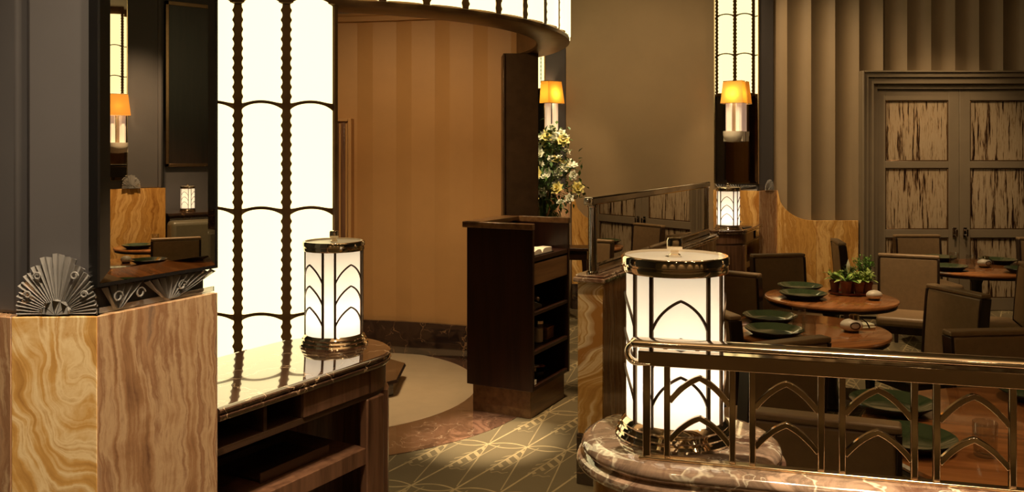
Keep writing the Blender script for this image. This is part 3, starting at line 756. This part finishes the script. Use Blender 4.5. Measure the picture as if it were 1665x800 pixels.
obj('rear_glass', MB().box(.06, SL - .06, .0725, .078, .04, .36), 'mirror', t, smooth=0)
obj('top_rail', MB().box(-.02, SL - .005, .045, .10, .362, .405), 'chrome', t, bevel=.008, seg=3)
obj('bottom_rail', MB().box(.06, SL - .03, .045, .10, 0, .045), 'chrome', t, bevel=.006)
obj('post', MB().lathe([(0, 0), (.034, 0), (.034, .010), (.024, .016), (.024, .350), (.028, .354), (.028, .362), (0, .362)], 24, .038, .070), 'chrome', t)
obj('post', MB().lathe([(0, 0), (.030, 0), (.030, .010), (.022, .016), (.022, .362), (0, .362)], 20, SL - .04, .070), 'chrome', t)
obj('end_knob', MB().ball((-.022, .072, .385), .014, n=12, m=8), 'chrome', t)

# ------------------------------------------------------------------ marble ledge with round end, onyx below
LA = radians(-14.8); LO = (.385, 1.975); R0 = .232
led = struct('wall_ledge', loc=(LO[0], LO[1], 0), rotz=LA)
XR = 1.60
def ledge(o, n=40):
    r = R0 + o; yb = -.135 + o; yf = -R0 - o
    a1 = asin(yb / r); pts = [(XR, yf)]
    a0 = -pi / 2
    for i in range(n + 1):
        a = a0 - (2 * pi - (a1 - a0)) * i / n; pts.append((r * cos(a), r * sin(a)))
    pts.append((XR, yb)); return pts[::-1]
obj('marble_top', loft(MB(), ledge, [(-.030, 1.028), (-.008, 1.029), (.002, 1.036), (.004, 1.044), (.001, 1.054), (-.012, 1.059), (-.016, 1.063), (-.014, 1.066), (-.008, 1.071), (-.007, 1.080), (-.012, 1.088), (-.022, 1.0945), (-.035, 1.096)]), 'marble_light', led, smooth=50)
for a0, a1 in ((-92, -150), (-150.5, -210), (-210.5, -275), (-275.5, -330)):
    obj('onyx_panel', MB().solid_arc(R0 - .06, R0 - .034, .26, 1.028, radians(a1), radians(a0), 14), 'onyx_gold', led, smooth=50)
for x0, x1 in ((0, .8), (.801, 1.6)):
    obj('onyx_panel', MB().box(x0, x1, -R0 + .034, -R0 + .06, .26, 1.028), 'onyx_rose', led)
    obj('rear_panel', MB().box(max(x0, .165), x1, -.20, -.172, 0, 1.028), 'ebony', led)
obj('base_strip', loft(MB(), lambda o: ledge(o), [(-.025, 0), (-.025, .255), (-.032, .26)]), 'marble_dark', led)

# ------------------------------------------------------------------ polished railing with pairs of pointed arches
rl = thing('metal_railing', 'polished nickel railing of pointed arches along the marble ledge', 'railing', (LO[0], LO[1], 1.096), LA)
YR = -.165; H = 1.096
def rect(w, h): return [(-w / 2, -h / 2), (w / 2, -h / 2), (w / 2, h / 2), (-w / 2, h / 2)]
def oval(w, h, n=14): return [(w / 2 * cos(2 * pi * i / n), h / 2 * sin(2 * pi * i / n)) for i in range(n)]
obj('base_bar', MB().box(-.075, XR, YR - .011, YR + .011, 0, .0065), 'bright_metal', rl, bevel=.002)
obj('lower_rail', MB().box(-.075, XR, YR - .015, YR + .015, .200, .231), 'dark_nickel', rl, bevel=.002)
zc = .2465; rr = .0215; pts = [(XR, YR, zc), (.8, YR, zc)] + [(-.078 - rr * sin(pi * i / 16), YR, zc - rr + rr * cos(pi * i / 16)) for i in range(17)] + [(-.05, YR, zc - 2 * rr)]
hp = [(x, y, z) for x, y, z in pts]
rs = []
V_ = [Vector(p) for p in hp]
for i, p in enumerate(V_):
    a = V_[max(0, i - 1)]; c = V_[min(len(V_) - 1, i + 1)]; tt = (c - a).normalized(); sd = Vector((0, 1, 0)); up = sd.cross(tt)
    w = .050 if p.z > zc - .002 else .032
    rs.append([tuple(p + sd * q[0] + up * q[1]) for q in oval(w, .020 if p.z > zc - .002 else .0125)])
obj('handrail', MB().rings(rs), 'nickel', rl, smooth=60)
def gothic(x0, x1, zf, zp, n=9):
    pts = []; c = (x0 + x1) / 2; h = (x1 - x0) / 2
    for i in range(n + 1):
        u = i / n; pts.append((x0 + h * u, YR, zf + (zp - zf) * (.45 * u + .55 * (1 - (1 - u) ** 2))))
    return pts + [(2 * c - x, y, z) for x, y, z in pts[-2::-1]]
xp = -.058
posts = [xp, xp + .0426]
for k in range(9):
    a = xp + .0426 + .1735 * k; posts += [a + .1335, a + .1735]
    x0, x1 = a + .005, a + .1285
    if x1 > XR - .02: break
    for zf, zp in ((.125, .178), (.043, .094)):
        obj('pointed_arch', MB().sweep(gothic(x0, x1, zf, zp), rect(.012, .0112)), 'dark_nickel', rl, bevel=.0012)
for i, x in enumerate(posts):
    if x > XR - .01: continue
    w = .0080 if i == 0 else .0064
    obj('post', MB().box(x - w, x + w, YR - w, YR + w, .0066, .200), 'dark_nickel', rl, bevel=.0015)

# ------------------------------------------------------------------ double doors in a stepped frame
dx0, dx1, dzt, dy = 3.98, 5.79, 2.42, 9.36
d1 = struct('door_1', loc=(0, dy, 0))
fr = MB()
for (o0, o1, yy) in ((0, .055, .012), (.055, .125, -.03), (.125, .175, -.055), (.175, .195, -.075)):
    fr.box(dx0 - o1, dx0 - o0, yy, .12, 0, dzt + o1).box(dx1 + o0, dx1 + o1, yy, .12, 0, dzt + o1).box(dx0 - o0, dx1 + o0, yy, .12, dzt + o0, dzt + o1)
obj('door_frame', fr, 'door_paint', d1, bevel=.005)
mid = (dx0 + dx1) / 2
rows = [(.14, .80), (.89, 1.56), (1.635, 2.30)]
for a, c, hx in ((dx0 + .002, mid - .002, 1), (mid + .002, dx1 - .002, -1)):
    lf = MB(); p0, p1 = a + .095, c - .115
    if hx < 0: p0, p1 = a + .115, c - .095
    lf.box(a, p0, .04, .085, .005, dzt - .004).box(p1, c, .04, .085, .005, dzt - .004)
    zz = [.005] + [q for r in rows for q in r] + [dzt - .004]
    for i in range(0, len(zz), 2): lf.box(p0, p1, .041, .085, zz[i], zz[i + 1])
    leaf = obj('door_leaf', lf, 'door_paint', d1, bevel=.003)
    for z0, z1 in rows:
        obj('pane', MB().box(p0 - .004, p1 + .004, .062, .070, z0 - .004, z1 + .004), 'antique', leaf, smooth=0)
        bd = MB()
        for (xa, xb, za, zb) in ((p0, p1, z0, z0 + .012), (p0, p1, z1 - .012, z1), (p0, p0 + .012, z0, z1), (p1 - .012, p1, z0, z1)): bd.box(xa, xb, .046, .062, za, zb)
        obj('glazing_bead', bd, 'bronze_light', leaf, bevel=.003)
    hxp = c - .055 if hx > 0 else a + .055
    hd = MB().box(hxp - .022, hxp + .022, .030, .040, .80, .91)
    hd.box(hxp - .008, hxp + .008, -.01, .030, .82, .835).box(hxp - .008, hxp + .008, -.01, .030, .875, .89).box(hxp - .011, hxp + .011, -.02, -.008, .815, .895)
    obj('door_handle', hd, 'chrome', leaf, bevel=.003)

# ------------------------------------------------------------------ wall sconces
def sconce(label, loc, rotz):
    t = thing('wall_sconce', label, 'sconce', loc, rotz, 'amber shaded wall sconces')
    # local: wall at y = 0, room at -y
    def half(w0, w1, d0, d1, z0, z1):
        a = [(-w0 / 2, -.01, z0), (-w0 / 2, -d0, z0), (w0 / 2, -d0, z0), (w0 / 2, -.01, z0)]
        c = [(-w1 / 2, -.01, z1), (-w1 / 2, -d1, z1), (w1 / 2, -d1, z1), (w1 / 2, -.01, z1)]
        return a, c
    a, c = half(.25, .205, .145, .12, .40, .64)
    obj('shade', MB().rings([a, c], cap=False, loop=False), 'amber_shade', t, smooth=0)
    rim = MB()
    for q in (a, c): rim.tube(q, .0035, 6)
    obj('shade_rim', rim, 'bright_metal', t)
    for x in (-.055, .055):
        n = 16; pr = [(x + (.031 + .003 * (i % 2)) * cos(2 * pi * i / n), -.07 + (.031 + .003 * (i % 2)) * sin(2 * pi * i / n)) for i in range(n)]
        obj('glass_rod', MB().prism(pr, .10, .42), 'rod', t, smooth=0)
    obj('bracket', MB().lathe([(0, -.02), (.06, -.015), (.095, .02), (.105, .06), (.105, .10), (0, .10)], 24, 0, -.10, radians(180), radians(360)).box(-.105, .105, -.10, -.005, -.01, .098), 'pebble', t)
    obj('back_plate', MB().box(-.05, .05, -.012, 0, .0, .5), 'bright_metal', t, bevel=.003)
    d = bpy.data.lights.new('bulb', 'POINT'); d.energy = 4; d.color = (1, .72, .36); d.shadow_soft_size = .025
    b = bpy.data.objects.new('bulb', d); COL.objects.link(b); b.parent = t; b.location = (0, -.075, .50)
    return t
def along(P, Q, s, off):
    a = atan2(Q[1] - P[1], Q[0] - P[0]); return (P[0] + cos(a) * s - sin(a) * off, P[1] + sin(a) * s + cos(a) * off), a
(p, a) = along(PA, PB, .255, .008); s0 = sconce('amber shaded wall sconce on the far narrow mirror', (p[0], p[1], 1.86), a)
(p, a) = along(NF, NE, .055, .030); dup(s0, (p[0], p[1], 1.86), a, 'amber shaded wall sconce above the white flowers')
dup(s0, (6.905, 4.12, 1.74), radians(-90), 'amber shaded wall sconce seen only in the near faceted-edge mirror')

# ------------------------------------------------------------------ console, vase and flowers by the lobby
t = thing('console_table', 'dark wooden side table with splayed legs by the curved onyx', 'table', (.50, 8.98, 0), radians(-8))
obj('table_top', MB().box(-.32, .32, -.17, .17, .725, .752), 'podium_wood', t, bevel=.004)
obj('apron', MB().box(-.29, .29, -.145, .145, .63, .725), 'podium_wood', t, bevel=.003)
for sx in (-1, 1):
    for sy in (-1, 1): obj('leg', MB().taper(sx * .26, sy * .12, .032, .05, 0, .63, sx * .035, sy * .02), 'podium_wood', t)
t = thing('flower_vase', 'tall cut-glass vase of white flowers on the side table', 'flowers', (.31, 8.98, .753))
vp = [(0, 0), (.055, 0), (.058, .02), (.05, .10), (.055, .4), (.075, .62), (.07, .62), (.05, .4), (.045, .1), (0, .03)]
obj('vase', MB().lathe(vp, 12), 'glass', t, smooth=0)
st = MB()
rnd = random.Random(3)
heads = []
for i in range(84):
    a = rnd.uniform(0, 2 * pi); rr_ = .30 * sqrt(rnd.random()); z = .62 + rnd.uniform(-.02, .66) - rr_ * .5
    w = max(.25, 1 - max(0, (z - .75)) / .9)
    heads.append((rr_ * cos(a) * w + .09, rr_ * sin(a) * w * .8 - .03, z))
for h in heads[:26]: st.tube([(0, 0, .10), (h[0] * .3, h[1] * .3, .6), (h[0], h[1], h[2])], .004, 5)
obj('stems', st, 'leaf_dark', t, kind='stuff')
def blossom(r, n=6, rows=3):
    mb = MB()
    for k in range(rows):
        e = radians(15 + 28 * k); L = r * (1 - .2 * k)
        for i in range(n):
            a = 2 * pi * (i + .5 * (k % 2)) / n; ca_, sa_ = cos(a), sin(a)
            def P(u, v, w): return (ca_ * u - sa_ * v, sa_ * u + ca_ * v, w)
            mb.add([P(0, 0, 0), P(L * .55 * cos(e), L * .34, L * .55 * sin(e)), P(L * cos(e), 0, L * sin(e) * .9), P(L * .55 * cos(e), -L * .34, L * .55 * sin(e))], [(0, 1, 2, 3)])
    return mb
B1 = blossom(.062).mesh('blossom', 0); B1.materials.append(M['petal'])
B2 = blossom(.085, 7, 3).mesh('blossom', 0); B2.materials.append(M['petal_yellow'])
B3 = blossom(.045, 5, 2).mesh('blossom', 0); B3.materials.append(M['petal'])
for i, h in enumerate(heads):
    o = obj('blossom', (B1, B3, B1, B2, B3)[i % 5], None, t, loc=h)
    o.rotation_euler = (rnd.uniform(.3, 1.5), rnd.uniform(-.5, .5), rnd.uniform(-.9, .9))
lf = MB()
def leaf(mb, p, d, L, w, up=(0, 0, 1)):
    p = Vector(p); d = Vector(d).normalized(); s = d.cross(Vector(up))
    if s.length < 1e-3: s = Vector((1, 0, 0))
    s.normalize(); u = s.cross(d)
    q = [p, p + d * L * .45 + s * w / 2 + u * L * .08, p + d * L - u * L * .08, p + d * L * .45 - s * w / 2 + u * L * .08]
    mb.add([tuple(x) for x in q], [(0, 1, 2), (0, 2, 3)])
for i in range(700):
    h = rnd.choice(heads); p = (h[0] + rnd.gauss(0, .05), h[1] + rnd.gauss(0, .05), h[2] + rnd.gauss(-.02, .06))
    leaf(lf, p, (rnd.gauss(0, 1), rnd.gauss(0, 1), rnd.gauss(-.1, .8)), rnd.uniform(.05, .10), rnd.uniform(.02, .04))
for i in range(90):
    leaf(lf, (.12 + rnd.gauss(0, .05), -.05 + rnd.gauss(0, .05), .45 + rnd.gauss(0, .07)), (rnd.gauss(.3, .5), rnd.gauss(0, .5), -1), rnd.uniform(.05, .1), .03)
obj('foliage', lf, 'leaf_dark', t, smooth=0, kind='stuff')

# ------------------------------------------------------------------ dining chairs
def chair(label, loc, rotz, group='upholstered dining chairs'):
    t = thing('dining_chair', label, 'chair', loc, rotz, group)
    # local: sitter looks to +y, backrest towards -y
    w = .23
    obj('seat', MB().box(-w + .004, w - .004, -.185, .235, .385, .465), 'leather', t, bevel=.028, seg=4)
    rs = []
    for z, y0, y1 in ((.445, -.262, -.195), (.60, -.272, -.205), (.80, -.288, -.222), (.872, -.296, -.232)):
        rs.append([(-w + .016, y0, z), (w - .016, y0, z), (w - .016, y1, z), (-w + .016, y1, z)])
    obj('backrest', MB().rings(rs), 'leather', t, bevel=.010, seg=3)
    obj('top_roll', MB().box(-w + .001, w - .001, -.302, -.228, .8735, .900), 'leather', t, bevel=.009, seg=3)
    for s in (-1, 1):
        x0, x1 = (w - .017, w) if s > 0 else (-w, -w + .017)
        rs = [[(x0, y - .036, z), (x1, y - .036, z), (x1, y + .036, z), (x0, y + .036, z)] for y, z in ((-.215, .30), (-.228, .445), (-.238, .60), (-.255, .80), (-.264, .872))]
        obj('side_frame', MB().rings(rs), 'ebony', t, bevel=.003)
        obj('leg', MB().taper(s * (w - .026), .205, .028, .044, 0, .35), 'ebony', t, bevel=.003)
        obj('leg', MB().taper(s * (w - .026), -.210, .028, .044, 0, .35, 0, -.05), 'ebony', t, bevel=.003)
        obj('stretcher', MB().box(s * (w - .026) - .009, s * (w - .026) + .009, -.21, .19, .13, .155), 'ebony', t)
    obj('apron', MB().box(-w + .004, w - .004, -.23, .228, .335, .392), 'ebony', t, bevel=.003)
    return t
CH = [
 ((1.00, 2.765), (.37, .93), 'taupe leather chair just behind the railing arches, back turned, by the reddish table'),
 ((1.235, 3.87), (-.41, .91), 'taupe chair showing only its slanted top above the nickel handrail'),
 ((1.10, 4.66), (.97, .24), 'taupe chair edge-on beside the largest opal lamp'),
 ((1.535, 6.09), (.62, .78), 'taupe chair behind the largest opal lamp, back turned, beside the potted herbs table'),
 ((2.19, 7.1), (.16, -.99), 'taupe chair facing out before the curved onyx dado'),
 ((3.09, 8.15), (.98, -.2), 'taupe chair edge-on before the onyx, behind the potted herbs'),
 ((3.245, 7.05), (-.42, -.90), 'pale lit taupe chair with visible seat before the double doors'),
 ((2.74, 5.30), (-.97, -.26), 'taupe chair turned sideways between the pebble table and the dark legs'),
 ((2.285, 4.10), (.10, -.995), 'taupe chair facing out above the right end of the handrail'),
 ((4.10, 8.72), (.0, -1), 'taupe chair against the left door leaf, beyond the far table'),
 ((5.20, 8.45), (-.1, -1), 'taupe chair before the right door leaf at the photo edge'),
 ((3.86, 6.42), (-.94, .33), 'dark chair with pale seat cut by the right photo edge'),
 ((5.25, 4.28), (.97, .24), 'taupe chair seen only in the near mirror, before the booth'),
]
c0 = None
for (bx, by), f, lab in CH:
    n = sqrt(f[0] ** 2 + f[1] ** 2); fx, fy = f[0] / n, f[1] / n
    loc = (bx + .262 * fx, by + .262 * fy, 0); rz = atan2(fy, fx) - pi / 2
    if c0 is None: c0 = chair(lab, loc, rz)
    else: dup(c0, loc, rz, lab)

# ------------------------------------------------------------------ tables
def table(label, x, y, r, rot=0):
    t = thing('dining_table', label, 'table', (x, y, 0), rot, 'round mahogany dining tables')
    obj('table_top', MB().lathe([(0, .715), (r - .02, .715), (r - .004, .722), (r, .732), (r - .004, .742), (r - .012, .745), (0, .7452)], 64), 'table_wood', t, smooth=35)
    obj('edge_band', MB().lathe([(r - .05, .700), (r - .015, .700), (r - .012, .7148), (r - .05, .7148)], 64), 'ebony', t)
    obj('column', MB().lathe([(0, .03), (.07, .03), (.06, .06), (.045, .12), (.042, .6), (.07, .66), (.14, .700), (0, .700)], 20), 'ebony', t)
    obj('foot_disc', MB().lathe([(0, 0), (.155, 0), (.155, .018), (.08, .03), (0, .03)], 32), 'ebony', t)
    return t
table('round mahogany table with two green plates and tumblers behind the handrail', 1.66, 4.86, .45, .3)
table('round mahogany table carrying the potted herbs tray', 2.19, 5.92, .437, .9)
table('far mahogany table before the double doors', 4.03, 7.47, .56, .2)
table('nearest large mahogany table seen through the railing arches', 1.98, 2.93, .74, -.3)
table('mahogany table seen only in the near mirror, by the booth', 6.05, 4.32, .42, .6)
table('mahogany table low in the near mirror reflection', 4.75, 3.66, .42, 1.6)
TZ = .7455
def plate(label, x, y, z=TZ):
    t = thing('plate', label, 'plate', (x, y, z), 0, 'green glazed plates')
    obj('well', MB().lathe([(0, .0145), (.080, .0145), (.105, .019), (.148, .0395), (.1555, .041)], 48), 'glaze', t, smooth=60)
    obj('underside', MB().lathe([(.1555, .0408), (.157, .0375), (.151, .033), (.118, .010), (.100, 0), (0, 0)], 48), 'plate_under', t, smooth=50)
    return t
PL = [(1.515, 5.06, 'green plate farther from the rail on the tumblers table'), (1.425, 4.68, 'green plate nearest the handrail on the tumblers table'),
      (2.07, 6.19, 'green plate at the back of the potted herbs table'), (1.98, 5.86, 'green plate at the front of the potted herbs table'),
      (3.67, 7.25, 'dark green plate beside the sunlit chair on the far table'), (3.90, 7.87, 'dark plate on the far table, farthest left'),
      (4.33, 7.68, 'dark plate behind the pebble on the far table'), (4.22, 7.08, 'green plate on the far table at the photo edge'),
      (1.47, 3.33, 'large green plate under the second arch from the right'), (1.345, 2.93, 'dark green plate beside the tumbler on the nearest table'),
      (2.13, 3.46, 'dark plate at the photo edge on the nearest table'), (5.93, 4.10, 'plate on the mirrored booth table, nearer side'), (6.1, 4.58, 'plate on the mirrored booth table, farther side'),
      (4.60, 3.85, 'plate low in the near mirror reflection')]
p0 = None
for x, y, lab in PL:
    lab = lab.replace('sunlit', 'pale lit')
    if p0 is None: p0 = plate(lab, x, y)
    else: dup(p0, (x, y, TZ), None, lab)
def tumbler(label, x, y):
    t = thing('tumbler', label, 'glass', (x, y, TZ), 0, 'clear glass tumblers')
    obj('glass_body', MB().lathe([(0, 0), (.032, 0), (.0345, .004), (.0385, .112), (.0375, .1135), (.0362, .112), (.0325, .014), (0, .010)], 32), 'glass', t, smooth=60)
    return t
GL = [(1.628, 4.885, 'clear tumbler farther back between the green plates and pebble'), (1.600, 4.64, 'clear tumbler nearer the handrail on the tumblers table'),
      (1.555, 2.83, 'clear tumbler under the rightmost arch on the nearest table'), (2.02, 3.22, 'clear tumbler at the photo edge on the nearest table'),
      (3.92, 7.36, 'clear tumbler beside the pebble on the far table'), (3.86, 7.52, 'clear tumbler left of the pebble on the far table'), (6.2, 4.35, 'tumbler on the booth table in the near mirror')]
g0 = None
for x, y, lab in GL:
    if g0 is None: g0 = tumbler(lab, x, y)
    else: dup(g0, (x, y, TZ), None, lab)
def pebble(label, x, y, rz, s=1.0, burner=True):
    t = thing('pebble_ornament', label, 'ornament', (x, y, TZ), rz, 'cream pebble table ornaments')
    mb = MB(); mb.ball((0, 0, .036), .062, .050, .036, 24, 14)
    o = obj('stone', mb, 'pebble', t, smooth=80)
    obj('dark_base', MB().lathe([(0, 0), (.036, 0), (.042, .006), (.030, .012), (0, .012)], 20), 'plate_under', t)
    if burner:
        n = 18; pts = [(.026 * cos(2 * pi * i / n) + .004, -.0475 + .004 * abs(cos(2 * pi * i / n)), .040 + .018 * sin(2 * pi * i / n)) for i in range(n)]
        obj('opening', MB().sweep(pts, [(.004 * cos(2 * pi * k / 6), .004 * sin(2 * pi * k / 6)) for k in range(6)], (0, 1, 0), True), 'bronze', t)
        obj('cap', MB().lathe([(.022, .066), (.026, .069), (.026, .094), (.023, .094), (.023, .072)], 16, .016, 0), 'dark_nickel', t)
        obj('strap', MB().tube([(.03, .01, .07), (.06, .005, .068), (.085, 0, .05), (.10, 0, .02)], .004, 6), 'black', t)
    t.scale = (s,) * 3
    return t
k0 = pebble('cream pebble ornament with dark cap on the tumblers table', 1.885, 4.78, 0, 1.0)
k1 = pebble('low cream pebble beside the potted herbs tray', 2.44, 5.80, .3, .9, False)
dup(k0, (4.07, 7.42, TZ), .2, 'cream pebble ornament on the far table before the doors')
dup(k1, (5.98, 4.36, TZ), 0, 'cream pebble on the booth table in the near mirror')
dup(k1, (4.78, 3.70, TZ), 0, 'cream pebble low in the near mirror reflection')
t = thing('folded_napkin', 'small white folded napkin behind the capped pebble ornament', 'napkin', (1.995, 4.88, TZ + .0005), .25)
obj('lower_fold', MB().box(-.055, .055, -.035, .035, 0, .012), 'petal', t, bevel=.005, seg=3)
obj('upper_fold', MB().box(-.052, .050, -.030, .034, .0125, .026), 'petal', t, bevel=.006, seg=3)

# potted herbs on an oval tray
t = thing('plant_tray', 'dark red oval lacquer tray under the potted herbs', 'tray', (2.40, 6.05, TZ), .1)
oval_ = lambda o: [((.175 + o) * cos(2 * pi * i / 40), (.115 + o) * sin(2 * pi * i / 40)) for i in range(40)]
obj('tray_body', MB().rings([[(x, y, z) for x, y in oval_(o)] for o, z in ((-.01, 0), (0, .004), (.004, .018), (.001, .018), (-.004, .008))]), 'tray', t)
def pot(x, y, r, h, kind, label, seed):
    q = random.Random(seed)
    t = thing('potted_herb', label, 'plant', (x, y, TZ + .0085), q.uniform(0, 1), 'small terracotta potted plants on the tray')
    obj('pot', MB().lathe([(0, 0), (r * .72, 0), (r * .95, h * .78), (r * 1.05, h * .80), (r * 1.06, h), (r * .92, h), (r * .9, h * .85), (0, h * .85)], 24), 'terracotta', t)
    mb = MB(); c = Vector((0, 0, h * .86))
    if kind == 'strap':
        for i in range(10):
            a = 2 * pi * i / 10 + q.uniform(-.2, .2); e = q.uniform(.5, 1.2); L = q.uniform(.10, .15); lb = MB(); rs = []
            for j in range(6):
                u = j / 5; rr = L * u * cos(e) * (1 + .2 * u); z = h * .86 + L * (sin(e) * u * 1.3 - .55 * u * u); wd = .013 * sin(pi * min(1, u * .82 + .12)) + .001
                p = Vector((rr * cos(a), rr * sin(a), z)); s = Vector((-sin(a), cos(a), 0)) * wd
                rs.append([tuple(p - s), tuple(p + s)])
            lb.rings(rs, cap=False, loop=False); obj('leaf', lb, 'leaf' if i % 3 else 'leaf_pale', t)
        fs = MB(); rs = []
        for j in range(9):
            u = j / 8; w = .013 * sin(pi * min(.98, u * .9 + .1)); rs.append([(w * cos(2 * pi * k / 8) + .015, w * sin(2 * pi * k / 8), h + .05 + .10 * u) for k in range(8)])
        fs.rings(rs); obj('flower_spike', fs, 'petal', t)
        obj('flower_stem', MB().tube([(0, 0, h * .85), (.015, 0, h + .055)], .003, 6), 'leaf', t)
        return
    if kind == 'bush':
        N, R, H_, ll, mt = 420, .075, .20, .022, 'leaf'
    elif kind == 'fern':
        N, R, H_, ll, mt = 260, .060, .085, .026, 'leaf_pale'
    elif kind == 'dark':
        N, R, H_, ll, mt = 200, .05, .11, .026, 'leaf_dark'
    sm = MB()
    tips = []
    for i in range(16):
        a = q.uniform(0, 2 * pi); rr = R * sqrt(q.random()); z = h + H_ * (.55 + .45 * q.random()) * (1 - .35 * (rr / R) ** 2)
        tips.append((rr * cos(a), rr * sin(a), z)); sm.tube([(0, 0, h * .84), (rr * .4 * cos(a), rr * .4 * sin(a), h + H_ * .3), tips[-1]], .0016, 4)
    obj('stems', sm, 'leaf_dark', t, kind='stuff')
    for i in range(N):
        tp = q.choice(tips); u = q.uniform(.25, 1.02); p = (tp[0] * (.4 * u + .6 * u * u) + q.gauss(0, .006), tp[1] * u + q.gauss(0, .006), h * .9 + (tp[2] - h * .9) * u)
        leaf(mb, p, (q.gauss(0, 1), q.gauss(0, 1), q.gauss(.5, .5)), ll * q.uniform(.7, 1.4), ll * .42)
    obj('foliage', mb, mt, t, smooth=0, kind='stuff')
    if kind == 'fern':
        for i in range(6):
            a = 2 * pi * i / 6 + q.uniform(-.3, .3); L = q.uniform(.07, .11); lb = MB(); rs = []
            for j in range(5):
                u = j / 4; p = Vector((L * u * cos(a), L * u * sin(a), h + L * (.8 * u - .75 * u * u))); s = Vector((-sin(a), cos(a), 0)) * (.018 * sin(pi * min(.97, u * .8 + .15)))
                rs.append([tuple(p - s), tuple(p + s)])
            lb.rings(rs, cap=False, loop=False); obj('leaf', lb, 'leaf_pale', t)
pot(2.328, 5.998, .040, .090, 'strap', 'terracotta pot with strap leaves and a white flower spike', 1)
pot(2.412, 5.985, .037, .085, 'fern', 'terracotta pot with pale broad fern leaves at the tray front', 2)
pot(2.285, 6.095, .034, .080, 'fern', 'terracotta pot of yellow-green sprigs at the left tray end', 3)
pot(2.480, 6.010, .036, .080, 'fern', 'terracotta pot of pale frothy herbs at the right tray front', 4)
pot(2.395, 6.100, .036, .085, 'dark', 'terracotta pot of dark leaved herbs at the tray back', 5)
pot(2.500, 6.105, .040, .095, 'bush', 'terracotta pot with the tallest bushy green herb', 6)

# ------------------------------------------------------------------ booth on the right-hand side (seen in the near mirror)
t = thing('leather_banquette', 'olive leather booth seen only in the near faceted-edge mirror', 'booth', (6.98, 5.35, 0), 0)
obj('back_cushion', MB().box(-.28, -.06, -.68, .80, .42, .94), 'booth', t, bevel=.05, seg=4)
obj('arm_wing', MB().box(-.55, -.06, .805, .98, .0, .80), 'booth', t, bevel=.05, seg=4)
obj('seat_cushion', MB().box(-.72, -.285, -.68, .80, .30, .46), 'booth', t, bevel=.04, seg=4)
obj('base', MB().box(-.68, -.1, -.66, .8, 0, .298), 'ebony', t)
tag(obj('marble_counter', MB().box(-.05, .55, -.63, 1.2, 0, .985).box(-.07, .56, -.65, 1.2, .986, 1.018), 'marble_dark', loc=(7.0, 5.35, 0), bevel=.004), 'dark marble ledge behind the olive booth in the near mirror', 'ledge')
t = thing('wall_panel', 'dark framed wall panel seen only in the near mirror', 'panel', (7.6, 5.25, 1.55), radians(-90))
obj('panel_face', MB().box(-.36, .36, -.035, -.012, .04, 2.0), 'ebony', t); 
fm = MB()
for a in ((-.40, -.36, 0, 2.05), (.36, .40, 0, 2.05), (-.40, .40, 0, .04), (-.40, .40, 2.0, 2.05)): fm.box(a[0], a[1], -.05, 0, a[2], a[3])
obj('panel_frame', fm, 'bronze_light', t, bevel=.004)
